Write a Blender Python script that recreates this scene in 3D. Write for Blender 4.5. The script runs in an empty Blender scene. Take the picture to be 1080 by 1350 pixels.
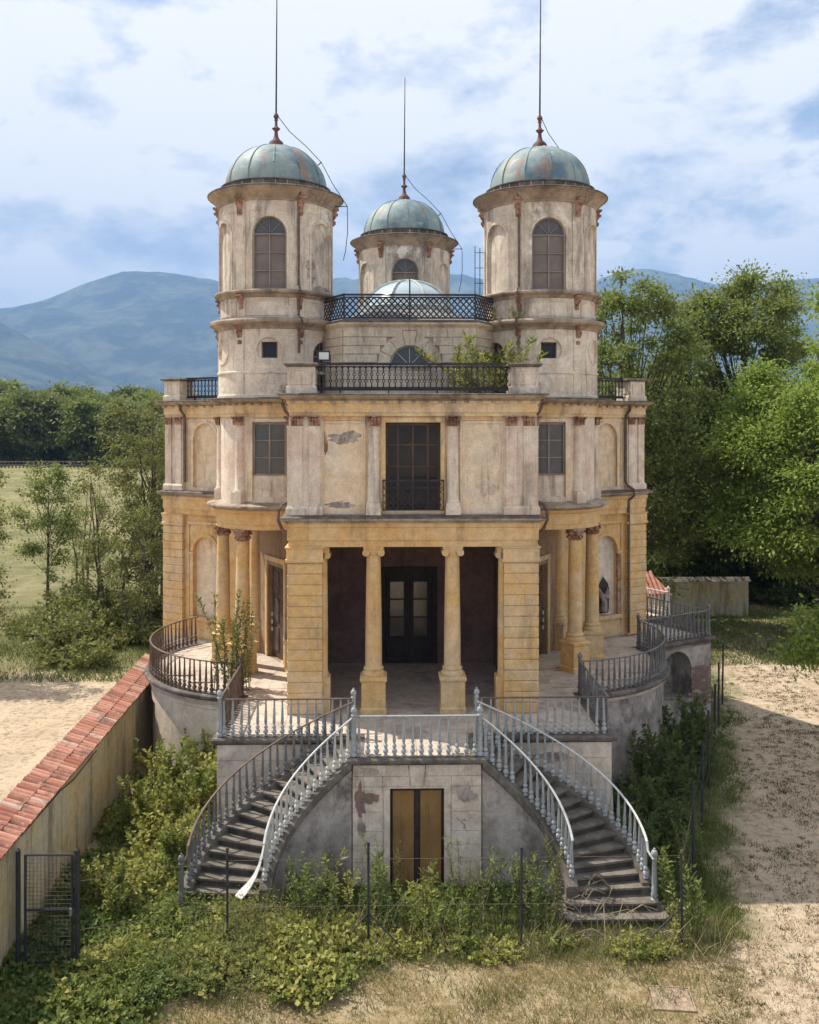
import bpy, bmesh, math, random
import numpy as np
from math import sin, cos, pi, radians, sqrt, atan2
from mathutils import Vector, Matrix, noise as mnoise

random.seed(7)
RNG = np.random.default_rng(7)
scene = bpy.context.scene
COL = scene.collection

# ------------------------------------------------------------------ camera
TH = radians(1.36)
CAM = (-0.70, -33.5, 10.8)
cd = bpy.data.cameras.new('camera')
cam = bpy.data.objects.new('camera', cd)
COL.objects.link(cam)
cam.location = CAM
cam.rotation_euler = (radians(90), 0, -TH)
cd.sensor_fit = 'HORIZONTAL'
cd.sensor_width = 36.0
cd.lens = 36.0 * 1250 / 1080
cd.shift_y = -120 / 1080
cd.clip_start = 0.5
cd.clip_end = 60000
scene.camera = cam

# ------------------------------------------------------------------ world
SUN_AZ = 150.0          # maths angle of the direction to the sun
SUN_EL = 55.5
world = bpy.data.worlds.new('World')
scene.world = world
world.use_nodes = True
nt = world.node_tree
nt.nodes.clear()
out = nt.nodes.new('ShaderNodeOutputWorld')
sky = nt.nodes.new('ShaderNodeTexSky')
sky.sky_type = 'NISHITA'
sky.sun_disc = False
sky.sun_elevation = radians(SUN_EL)
sky.sun_rotation = radians(90 - SUN_AZ)
sky.altitude = 300
sky.air_density = 1.3
sky.dust_density = 2.5
sky.ozone_density = 1.5
bg = nt.nodes.new('ShaderNodeBackground')
bg.inputs['Strength'].default_value = 0.10
nt.links.new(sky.outputs[0], bg.inputs['Color'])
# clouds: a flat deck seen in perspective
tc = nt.nodes.new('ShaderNodeTexCoord')
sep = nt.nodes.new('ShaderNodeSeparateXYZ')
nt.links.new(tc.outputs['Generated'], sep.inputs[0])


def wmath(op, a, b=None, clamp=False):
    n = nt.nodes.new('ShaderNodeMath')
    n.operation = op
    n.use_clamp = clamp
    for i, s in enumerate((a, b)):
        if s is None:
            continue
        if isinstance(s, (int, float)):
            n.inputs[i].default_value = s
        else:
            nt.links.new(s, n.inputs[i])
    return n.outputs[0]


zz = wmath('ADD', wmath('MAXIMUM', sep.outputs['Z'], 0.0), 0.22)
cx = wmath('DIVIDE', sep.outputs['X'], zz)
cy = wmath('DIVIDE', sep.outputs['Y'], zz)
comb = nt.nodes.new('ShaderNodeCombineXYZ')
nt.links.new(cx, comb.inputs[0])
nt.links.new(cy, comb.inputs[1])
comb.inputs[2].default_value = 3.7


def wnoise(scale, detail, rough, dist, vec):
    n = nt.nodes.new('ShaderNodeTexNoise')
    n.inputs['Scale'].default_value = scale
    n.inputs['Detail'].default_value = detail
    n.inputs['Roughness'].default_value = rough
    n.inputs['Distortion'].default_value = dist
    nt.links.new(vec, n.inputs['Vector'])
    return n.outputs['Fac']


def wramp(fac, stops):
    r = nt.nodes.new('ShaderNodeValToRGB')
    els = r.color_ramp.elements
    while len(els) < len(stops):
        els.new(0.5)
    for e, (p, c) in zip(els, stops):
        e.position = p
        e.color = c if len(c) == 4 else (*c, 1)
    nt.links.new(fac, r.inputs[0])
    return r.outputs['Color']


def wvec(scale, loc):
    n = nt.nodes.new('ShaderNodeMapping')
    n.inputs['Scale'].default_value = scale
    n.inputs['Location'].default_value = loc
    nt.links.new(tc.outputs['Generated'], n.inputs['Vector'])
    return n.outputs[0]


# heaped clouds: density here, and a little higher up, give lit tops and grey undersides
va, vb = wvec((1, 1, 2.0), (0.37, 0.2, 0.11)), wvec((1, 1, 2.0), (0.33, 0.2, 0.20))
n1 = wnoise(3.7, 12, 0.60, 0.15, va)
n1b = wnoise(3.7, 12, 0.60, 0.15, vb)
n2 = wnoise(1.6, 7, 0.55, 0.4, comb.outputs[0])
cover = wramp(wmath('ADD', wmath('MULTIPLY', n1, 0.72), wmath('MULTIPLY', n2, 0.28)), [(0.395, (0, 0, 0)), (0.475, (1, 1, 1))])
lit = wmath('ADD', wmath('MULTIPLY', wmath('SUBTRACT', n1, n1b), 2.6), 0.66, True)
ccol = wramp(lit, [(0.10, (0.31, 0.38, 0.53)), (0.42, (0.64, 0.70, 0.80)), (0.70, (1.06, 1.03, 0.98))])
bgc = nt.nodes.new('ShaderNodeBackground')
bgc.inputs['Strength'].default_value = 0.80
nt.links.new(ccol, bgc.inputs['Color'])
mixw = nt.nodes.new('ShaderNodeMixShader')
nt.links.new(wmath('MULTIPLY', cover, 0.93), mixw.inputs[0])
nt.links.new(bg.outputs[0], mixw.inputs[1])
nt.links.new(bgc.outputs[0], mixw.inputs[2])
nt.links.new(mixw.outputs[0], out.inputs['Surface'])

# ------------------------------------------------------------------ sun
sd = bpy.data.lights.new('sun', 'SUN')
sd.energy = 5.0
sd.angle = radians(0.5)
sd.color = (1.0, 0.93, 0.82)
sun = bpy.data.objects.new('sun', sd)
COL.objects.link(sun)
ts = Vector((cos(radians(SUN_AZ)) * cos(radians(SUN_EL)), sin(radians(SUN_AZ)) * cos(radians(SUN_EL)), sin(radians(SUN_EL))))
sun.rotation_euler = ts.to_track_quat('Z', 'Y').to_euler()
sun.location = (-40, 25, 60)

vs = scene.view_settings
vs.view_transform = 'Standard'
vs.look = 'None'
vs.gamma = 1.0
vs.exposure = 0.62
vs.use_curve_mapping = False
scene.cycles.use_denoising = True
scene.cycles.max_bounces = 8
scene.cycles.diffuse_bounces = 4
scene.cycles.transparent_max_bounces = 8
scene.cycles.volume_bounces = 1

# ================================================================== materials


class NT:
    def __init__(s, name):
        s.m = bpy.data.materials.new(name)
        s.m.use_nodes = True
        s.t = s.m.node_tree
        s.t.nodes.clear()
        s.out = s.t.nodes.new('ShaderNodeOutputMaterial')
        s.geo = s.t.nodes.new('ShaderNodeNewGeometry')

    def link(s, a, b):
        s.t.links.new(a, b)

    def setin(s, sock, v):
        if isinstance(v, (int, float)):
            sock.default_value = v
        elif isinstance(v, (tuple, list)):
            sock.default_value = (*v, 1) if (len(v) == 3 and sock.type == 'RGBA') else v
        else:
            s.link(v, sock)

    def mapping(s, scale, loc=(0, 0, 0)):
        n = s.t.nodes.new('ShaderNodeMapping')
        n.inputs['Scale'].default_value = scale
        n.inputs['Location'].default_value = loc
        s.link(s.geo.outputs['Position'], n.inputs['Vector'])
        return n.outputs[0]

    def noise(s, scale, detail=4, rough=0.55, vec=None, dist=0.0):
        n = s.t.nodes.new('ShaderNodeTexNoise')
        n.inputs['Scale'].default_value = scale
        n.inputs['Detail'].default_value = detail
        n.inputs['Roughness'].default_value = rough
        n.inputs['Distortion'].default_value = dist
        s.link(vec if vec is not None else s.geo.outputs['Position'], n.inputs['Vector'])
        return n.outputs['Fac']

    def voro(s, scale, vec=None, feature='F1'):
        n = s.t.nodes.new('ShaderNodeTexVoronoi')
        n.feature = feature
        n.inputs['Scale'].default_value = scale
        s.link(vec if vec is not None else s.geo.outputs['Position'], n.inputs['Vector'])
        return n.outputs['Distance']

    def step(s, fac, a, b):
        n = s.t.nodes.new('ShaderNodeMapRange')
        n.interpolation_type = 'SMOOTHSTEP'
        n.inputs['From Min'].default_value = a
        n.inputs['From Max'].default_value = b
        s.link(fac, n.inputs['Value'])
        return n.outputs[0]

    def math(s, op, a, b=0.0, clamp=False):
        n = s.t.nodes.new('ShaderNodeMath')
        n.operation = op
        n.use_clamp = clamp
        s.setin(n.inputs[0], a)
        s.setin(n.inputs[1], b)
        return n.outputs[0]

    def mix(s, fac, a, b, mode='MIX'):
        n = s.t.nodes.new('ShaderNodeMix')
        n.data_type = 'RGBA'
        n.blend_type = mode
        s.setin(n.inputs[0], fac)
        s.setin(n.inputs[6], a)
        s.setin(n.inputs[7], b)
        return n.outputs[2]

    def sepxyz(s):
        n = s.t.nodes.new('ShaderNodeSeparateXYZ')
        s.link(s.geo.outputs['Position'], n.inputs[0])
        return n.outputs

    def bump(s, h, strength=0.3, dist=0.02):
        n = s.t.nodes.new('ShaderNodeBump')
        n.inputs['Strength'].default_value = strength
        n.inputs['Distance'].default_value = dist
        s.link(h, n.inputs['Height'])
        return n.outputs[0]

    def principled(s, col, rough=0.85, metal=0.0, spec=0.3, normal=None):
        n = s.t.nodes.new('ShaderNodeBsdfPrincipled')
        s.setin(n.inputs['Base Color'], col)
        s.setin(n.inputs['Roughness'], rough)
        s.setin(n.inputs['Metallic'], metal)
        n.inputs['Specular IOR Level'].default_value = spec
        if normal is not None:
            s.link(normal, n.inputs['Normal'])
        return n

    def finish(s, sh):
        s.link(sh, s.out.inputs['Surface'])
        return s.m


MATS = {}


def weathered(name, base, var, stain, vs_=0.9, st=(0.52, 0.66), st_amt=0.7, streak=0.25, st_scale=1.3,
              rough=0.88, bump=0.35, fine=26, stain2=None, st2=(0.6, 0.7), patch_scale=0.7, spec=0.25, runs=0.45):
    n = NT(name)
    a = n.noise(vs_, 6, 0.6)
    c = n.mix(n.step(a, 0.40, 0.60), base, var)
    sv = n.mapping((1, 1, streak), (3.1, 7.7, 1.3))
    b = n.noise(st_scale, 9, 0.72, sv, 0.25)
    c = n.mix(n.math('MULTIPLY', n.step(b, *st), st_amt), c, stain)
    if runs > 0:
        rv = n.mapping((5.5, 5.5, 0.35), (1.7, 4.4, 2.9))
        q = n.noise(1.0, 6, 0.7, rv, 0.1)
        lim = n.step(n.noise(0.6, 3, 0.5, n.mapping((1, 1, 0.8), (9, 3, 5))), 0.42, 0.62)
        c = n.mix(n.math('MULTIPLY', n.math('MULTIPLY', n.step(q, 0.52, 0.68), lim), runs), c, stain)
    if stain2 is not None:
        pv = n.mapping((1, 1, 1), (11.3, 2.2, 9.1))
        p = n.noise(patch_scale, 9, 0.66, pv, 0.4)
        c = n.mix(n.step(p, *st2), c, stain2)
    f = n.noise(fine, 5, 0.75)
    c = n.mix(0.30, c, n.mix(n.step(f, 0.25, 0.75), (0.45, 0.43, 0.41), (1.5, 1.5, 1.5)), 'MULTIPLY')
    c2 = n.noise(4.0, 8, 0.75)
    c = n.mix(0.42, c, n.mix(n.step(c2, 0.3, 0.7), (0.6, 0.57, 0.54), (1.35, 1.35, 1.35)), 'MULTIPLY')
    h = n.math('ADD', f, n.math('MULTIPLY', c2, 1.4))
    bs = n.principled(c, rough, 0, spec, n.bump(h, bump, 0.014))
    MATS[name] = n.finish(bs.outputs[0])


weathered('cream_plaster', (0.70, 0.55, 0.37), (0.70, 0.59, 0.45), (0.32, 0.24, 0.17), st_amt=0.6, runs=0.7,
          stain2=(0.42, 0.37, 0.32), st2=(0.66, 0.71))
weathered('pale_stucco', (0.69, 0.60, 0.49), (0.62, 0.49, 0.39), (0.25, 0.21, 0.165), st_amt=0.65, runs=0.7,
          stain2=(0.60, 0.40, 0.30), st2=(0.66, 0.74), streak=0.16)
weathered('tower_stucco', (0.68, 0.60, 0.49), (0.57, 0.49, 0.40), (0.17, 0.15, 0.13), st=(0.50, 0.64), st_amt=0.7, runs=0.85,
          streak=0.2, st_scale=1.0, stain2=(0.74, 0.69, 0.60), st2=(0.56, 0.66))
weathered('ochre_plaster', (0.63, 0.395, 0.165), (0.65, 0.46, 0.24), (0.30, 0.20, 0.11), st_amt=0.6,
          stain2=(0.52, 0.42, 0.30), st2=(0.66, 0.73))
weathered('ochre_stone', (0.65, 0.42, 0.175), (0.62, 0.46, 0.27), (0.34, 0.26, 0.16), st_amt=0.55,
          stain2=(0.46, 0.41, 0.35), st2=(0.62, 0.72))
weathered('frieze_ochre', (0.64, 0.45, 0.22), (0.67, 0.52, 0.33), (0.26, 0.19, 0.12), st_amt=0.7)
weathered('terracotta', (0.24, 0.125, 0.085), (0.40, 0.26, 0.19), (0.10, 0.065, 0.05), vs_=4, st_amt=0.6, bump=0.6)
weathered('dark_coping', (0.11, 0.095, 0.085), (0.18, 0.155, 0.13), (0.05, 0.045, 0.04), vs_=2, st_amt=0.7, bump=0.5)
weathered('worn_cornice', (0.42, 0.34, 0.26), (0.30, 0.24, 0.19), (0.10, 0.085, 0.07), vs_=1.6, st=(0.45, 0.68), st_amt=0.75, bump=0.5)
weathered('loggia_plaster', (0.27, 0.18, 0.105), (0.33, 0.23, 0.14), (0.13, 0.095, 0.07), st_amt=0.6)  # brown masonry tone, darkened so the colour holds the porch shade
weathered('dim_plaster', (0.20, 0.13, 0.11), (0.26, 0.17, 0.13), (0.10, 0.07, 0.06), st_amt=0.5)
weathered('grey_stone', (0.70, 0.60, 0.49), (0.60, 0.51, 0.41), (0.18, 0.14, 0.12), vs_=1.4, st=(0.48, 0.70), st_amt=0.75,
          streak=0.5, bump=0.8, fine=35, stain2=(0.28, 0.19, 0.15), st2=(0.63, 0.68), patch_scale=1.1)
weathered('rubble_render', (0.44, 0.39, 0.35), (0.31, 0.27, 0.24), (0.10, 0.09, 0.08), vs_=1.2, st=(0.45, 0.66), st_amt=0.85,
          streak=0.6, bump=0.9, fine=28, stain2=(0.20, 0.145, 0.12), st2=(0.60, 0.66), patch_scale=0.9)
weathered('step_stone', (0.19, 0.165, 0.14), (0.125, 0.11, 0.09), (0.05, 0.048, 0.038), vs_=2.5, st_amt=0.7, bump=0.7, fine=40)
weathered('worn_patch', (0.46, 0.40, 0.34), (0.36, 0.31, 0.265), (0.17, 0.145, 0.125), vs_=5, st=(0.45, 0.6), st_amt=0.75, streak=1, st_scale=4, bump=1.0, fine=22)
weathered('rusted_plate', (0.36, 0.27, 0.195), (0.29, 0.215, 0.16), (0.17, 0.12, 0.09), vs_=6, st_amt=0.6, streak=1, bump=0.7)
weathered('dark_riser', (0.10, 0.088, 0.076), (0.07, 0.064, 0.054), (0.035, 0.034, 0.028), vs_=2.5, st_amt=0.7, bump=0.8, fine=30)
weathered('paving', (0.54, 0.46, 0.38), (0.45, 0.38, 0.32), (0.20, 0.165, 0.14), vs_=1.5, st=(0.5, 0.66), st_amt=0.6, streak=1, bump=0.4)
weathered('attic_stone', (0.60, 0.51, 0.39), (0.54, 0.45, 0.35), (0.24, 0.20, 0.16), st_amt=0.6, streak=0.2)
weathered('lime_wash', (0.68, 0.60, 0.49), (0.58, 0.49, 0.39), (0.30, 0.25, 0.20), st=(0.53, 0.68), st_amt=0.5, streak=0.3, bump=0.5)
weathered('garden_wall', (0.60, 0.47, 0.26), (0.56, 0.49, 0.34), (0.20, 0.165, 0.12), st=(0.47, 0.62), st_amt=0.75, streak=0.14, bump=0.5)
n = NT('roof_tile')
oi = n.t.nodes.new('ShaderNodeObjectInfo').outputs['Random']
c = n.mix(oi, (0.30, 0.115, 0.075), (0.50, 0.25, 0.175))
c = n.mix(n.step(n.math('FRACT', n.math('MULTIPLY', oi, 7.31)), 0.80, 0.95), c, (0.50, 0.36, 0.28))
m1 = n.noise(2.2, 8, 0.75)
c = n.mix(n.math('MULTIPLY', n.step(m1, 0.50, 0.62), 0.75), c, (0.15, 0.10, 0.075))
m2 = n.noise(5.5, 7, 0.75)
c = n.mix(n.math('MULTIPLY', n.step(m2, 0.56, 0.66), 0.6), c, (0.42, 0.38, 0.32))
f = n.noise(30, 4, 0.7)
c = n.mix(0.5, c, n.mix(f, (0.45, 0.45, 0.45), (1.5, 1.5, 1.5)), 'MULTIPLY')
MATS['roof_tile'] = n.finish(n.principled(c, 0.9, 0, 0.2, n.bump(f, 0.6, 0.012)).outputs[0])
weathered('iron_dark', (0.030, 0.032, 0.040), (0.045, 0.042, 0.045), (0.075, 0.055, 0.045), vs_=5, st_amt=0.5, rough=0.7, bump=0.2)
weathered('rusty_iron', (0.12, 0.085, 0.068), (0.17, 0.12, 0.095), (0.06, 0.045, 0.04), vs_=5, st_amt=0.6, rough=0.75, bump=0.3, spec=0.3)
weathered('old_paint', (0.40, 0.43, 0.44), (0.32, 0.34, 0.345), (0.15, 0.105, 0.08), vs_=4, st=(0.55, 0.68), st_amt=0.75, streak=1, st_scale=5, rough=0.6, bump=0.25)
weathered('dull_paint', (0.21, 0.215, 0.22), (0.15, 0.15, 0.155), (0.09, 0.07, 0.06), vs_=4, st=(0.5, 0.65), st_amt=0.8, streak=1, st_scale=5, rough=0.7, bump=0.25)  # on the right terrace rails this darker tone also stands for shade
weathered('white_paint', (0.60, 0.60, 0.57), (0.47, 0.47, 0.45), (0.22, 0.15, 0.11), vs_=4, st=(0.58, 0.7), st_amt=0.7, streak=1, st_scale=5, rough=0.55, bump=0.2)
weathered('board_wood', (0.30, 0.175, 0.065), (0.23, 0.13, 0.05), (0.10, 0.06, 0.03), vs_=2, streak=0.05, st_scale=9, st=(0.48, 0.7), st_amt=0.7, bump=0.4)
weathered('dark_wood', (0.035, 0.027, 0.024), (0.05, 0.038, 0.032), (0.015, 0.012, 0.01), vs_=3, streak=0.1, rough=0.6)
weathered('brown_wood', (0.085, 0.055, 0.042), (0.12, 0.08, 0.06), (0.04, 0.03, 0.025), vs_=3, streak=0.1, rough=0.7)
weathered('window_frame', (0.30, 0.27, 0.24), (0.22, 0.19, 0.17), (0.12, 0.09, 0.08), vs_=4, streak=0.3, rough=0.7)
weathered('rust_red', (0.16, 0.07, 0.06), (0.12, 0.08, 0.08), (0.06, 0.045, 0.045), vs_=5, rough=0.7)
weathered('bark', (0.085, 0.065, 0.05), (0.12, 0.10, 0.08), (0.04, 0.03, 0.025), vs_=3, bump=0.9, fine=20)
weathered('old_brick', (0.26, 0.17, 0.13), (0.20, 0.14, 0.115), (0.11, 0.09, 0.08), vs_=6, streak=1, st_amt=0.6, bump=0.8, fine=25)
weathered('skylight_frame', (0.50, 0.56, 0.54), (0.42, 0.50, 0.49), (0.25, 0.27, 0.25), vs_=3, rough=0.5)

# copper domes
n = NT('copper')
a = n.noise(1.1, 6, 0.6, n.mapping((1, 1, 0.7)))
c = n.mix(n.step(a, 0.35, 0.6), (0.095, 0.170, 0.215), (0.245, 0.310, 0.305))
w = n.noise(2.3, 5, 0.6, n.mapping((1, 1, 1.8), (5, 1, 2)))
c = n.mix(n.math('MULTIPLY', n.step(w, 0.55, 0.72), 0.75), c, (0.42, 0.44, 0.36))
r = n.noise(2.2, 5, 0.6, n.mapping((1, 1, 0.22), (1, 9, 3)))
c = n.mix(n.math('MULTIPLY', n.step(r, 0.54, 0.66), 0.7), c, (0.27, 0.16, 0.105))
f = n.noise(30, 4, 0.6)
c = n.mix(0.3, c, n.mix(f, (0.5, 0.5, 0.5), (1.5, 1.5, 1.5)), 'MULTIPLY')
MATS['copper'] = n.finish(n.principled(c, 0.6, 0.0, 0.3, n.bump(n.noise(5, 4), 0.3, 0.03)).outputs[0])


def glass(name, col, rough, spec=0.5, dirt=(0.2, 0.18, 0.16)):
    n = NT(name)
    d = n.noise(2.5, 5, 0.6)
    c = n.mix(n.math('MULTIPLY', n.step(d, 0.4, 0.75), 0.45), col, dirt)
    rr = n.math('ADD', n.math('MULTIPLY', d, 0.25), rough)
    MATS[name] = n.finish(n.principled(c, rr, 0, spec, n.bump(n.noise(1.5, 2), 0.03, 0.03)).outputs[0])


glass('dark_glass', (0.012, 0.013, 0.016), 0.05, 0.3, (0.05, 0.045, 0.04))
glass('grey_glass', (0.07, 0.075, 0.08), 0.12, dirt=(0.14, 0.13, 0.12))
glass('dusty_glass', (0.145, 0.115, 0.095), 0.25, dirt=(0.24, 0.205, 0.175))
glass('sky_glass', (0.36, 0.46, 0.52), 0.06, 0.9, dirt=(0.45, 0.5, 0.5))
glass('door_glass', (0.10, 0.075, 0.05), 0.03, 1.0)
glass('lamp_glass', (0.55, 0.60, 0.58), 0.15, 0.6)


def leafy(name, c1, c2, c3=None, trans=0.35):
    n = NT(name)
    r = n.geo.outputs['Random Per Island']
    c = n.mix(r, c1, c2)
    big = n.noise(0.9, 3)
    if c3 is not None:
        c = n.mix(n.step(big, 0.45, 0.65), c, c3)
    d = n.principled(c, 0.6, 0, 0.25)
    t = n.t.nodes.new('ShaderNodeBsdfTranslucent')
    n.link(n.mix(0.5, c, (0.20, 0.24, 0.03)), t.inputs['Color'])
    m = n.t.nodes.new('ShaderNodeMixShader')
    m.inputs[0].default_value = trans
    n.link(d.outputs[0], m.inputs[1])
    n.link(t.outputs[0], m.inputs[2])
    MATS[name] = n.finish(m.outputs[0])


leafy('leaf_mid', (0.145, 0.185, 0.055), (0.24, 0.28, 0.095), None, 0.45)
leafy('leaf_bright', (0.18, 0.27, 0.05), (0.31, 0.40, 0.095), None, 0.5)
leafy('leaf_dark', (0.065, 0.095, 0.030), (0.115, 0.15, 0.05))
leafy('leaf_olive', (0.15, 0.16, 0.050), (0.23, 0.23, 0.08))
leafy('leaf_yellow', (0.24, 0.26, 0.06), (0.46, 0.42, 0.13), (0.16, 0.20, 0.05), 0.42)
leafy('leaf_weed', (0.08, 0.13, 0.035), (0.15, 0.20, 0.055), (0.17, 0.20, 0.05))
leafy('leaf_far', (0.085, 0.12, 0.04), (0.15, 0.185, 0.065), (0.18, 0.19, 0.07))
leafy('leaf_rust', (0.10, 0.06, 0.03), (0.13, 0.10, 0.04))
leafy('grass_dry', (0.33, 0.25, 0.12), (0.46, 0.37, 0.20), (0.24, 0.20, 0.085), 0.3)
leafy('tuft_brown', (0.095, 0.070, 0.035), (0.16, 0.12, 0.06), (0.085, 0.080, 0.03), 0.15)
leafy('grass_green', (0.09, 0.13, 0.03), (0.16, 0.19, 0.05), (0.12, 0.15, 0.04), 0.3)
leafy('straw', (0.38, 0.31, 0.19), (0.28, 0.22, 0.13), None, 0.1)

# ground
n = NT('ground_soil')
x, y, z = n.sepxyz()
wob = n.math('ADD', n.math('MULTIPLY', n.math('SUBTRACT', n.noise(0.35, 6, 0.7), 0.5), 9.0), n.math('MULTIPLY', n.math('SUBTRACT', n.noise(2.2, 5, 0.7), 0.5), 5.0))
big = n.noise(0.9, 8, 0.68)
fine = n.noise(14, 6, 0.7)
fine2 = n.noise(3.5, 7, 0.7)
sand = n.mix(n.step(big, 0.35, 0.65), (0.58, 0.46, 0.325), (0.49, 0.385, 0.275))
sand = n.mix(n.math('MULTIPLY', n.step(fine2, 0.50, 0.62), 0.7), sand, (0.25, 0.18, 0.105))
sand = n.mix(n.math('MULTIPLY', n.step(n.noise(5.5, 8, 0.72), 0.54, 0.62), 0.75), sand, (0.20, 0.145, 0.085))
sand = n.mix(n.math('MULTIPLY', n.step(n.noise(0.5, 6, 0.6, n.mapping((1.0, 0.35, 1), (3, 8, 0))), 0.5, 0.62), 0.45), sand, (0.60, 0.49, 0.36))
dry = n.mix(n.step(fine2, 0.42, 0.64), (0.42, 0.325, 0.20), (0.25, 0.20, 0.09))
dry = n.mix(n.math('MULTIPLY', n.step(big, 0.50, 0.62), 0.8), dry, (0.44, 0.35, 0.23))
green = n.mix(n.step(fine2, 0.35, 0.65), (0.085, 0.095, 0.035), (0.14, 0.145, 0.055))
mead = n.mix(n.step(n.noise(0.10, 8, 0.72), 0.4, 0.6), (0.17, 0.165, 0.075), (0.27, 0.235, 0.12))
mead = n.mix(n.math('MULTIPLY', n.step(n.noise(0.55, 9, 0.78, n.mapping((1, 0.5, 1))), 0.46, 0.62), 0.7), mead, (0.115, 0.120, 0.05))
mead = n.mix(n.math('MULTIPLY', n.step(n.noise(0.25, 8, 0.75, n.mapping((1, 0.4, 1), (7, 2, 0))), 0.52, 0.64), 0.6), mead, (0.32, 0.27, 0.16))
c = dry
# yard growth near the villa
yv = n.math('ADD', y, n.math('MULTIPLY', wob, 0.25))
c = n.mix(n.step(yv, -14.6, -13.4), c, green)
# gravel drive on the right
xr = n.math('SUBTRACT', n.math('ADD', x, n.math('MULTIPLY', wob, 0.5)), n.math('ADD', n.math('MULTIPLY', y, 0.34), 11.2))
c = n.mix(n.step(xr, -1.0, 1.2), c, sand)
# road on the left of the garden wall
xl = n.math('ADD', x, n.math('MULTIPLY', wob, 0.1))
c = n.mix(n.step(xl, -7.4, -7.9), c, sand)
# meadow and grass beyond
yf = n.math('ADD', y, n.math('MULTIPLY', wob, 0.8))
far_l = n.math('MULTIPLY', n.step(yf, 6.0, 9.0), n.step(x, 2.0, -2.0))
c = n.mix(far_l, c, mead)
far_r = n.math('MULTIPLY', n.step(yf, 9.0, 19.0), n.step(x, -2.0, 2.0))
c = n.mix(n.math('MULTIPLY', far_r, n.step(fine2, 0.35, 0.55)), c, (0.17, 0.18, 0.06))
c = n.mix(n.step(y, 24, 40), c, mead)
c = n.mix(0.55, c, n.mix(fine, (0.4, 0.4, 0.4), (1.6, 1.6, 1.6)), 'MULTIPLY')
hh = n.math('ADD', n.math('MULTIPLY', fine2, 2.0), fine)
MATS['ground_soil'] = n.finish(n.principled(c, 0.95, 0, 0.1, n.bump(hh, 0.9, 0.05)).outputs[0])

n = NT('mountain_forest')
a = n.noise(0.0028, 9, 0.72)
c = n.mix(n.step(a, 0.42, 0.62), (0.028, 0.050, 0.040), (0.14, 0.16, 0.11))
b = n.noise(0.007, 8, 0.78)
c = n.mix(0.9, c, n.mix(b, (0.3, 0.3, 0.3), (1.7, 1.7, 1.7)), 'MULTIPLY')
MATS['mountain_forest'] = n.finish(n.principled(c, 0.95, 0, 0.05, n.bump(b, 1.0, 60)).outputs[0])

# ================================================================== mesh helpers


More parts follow.
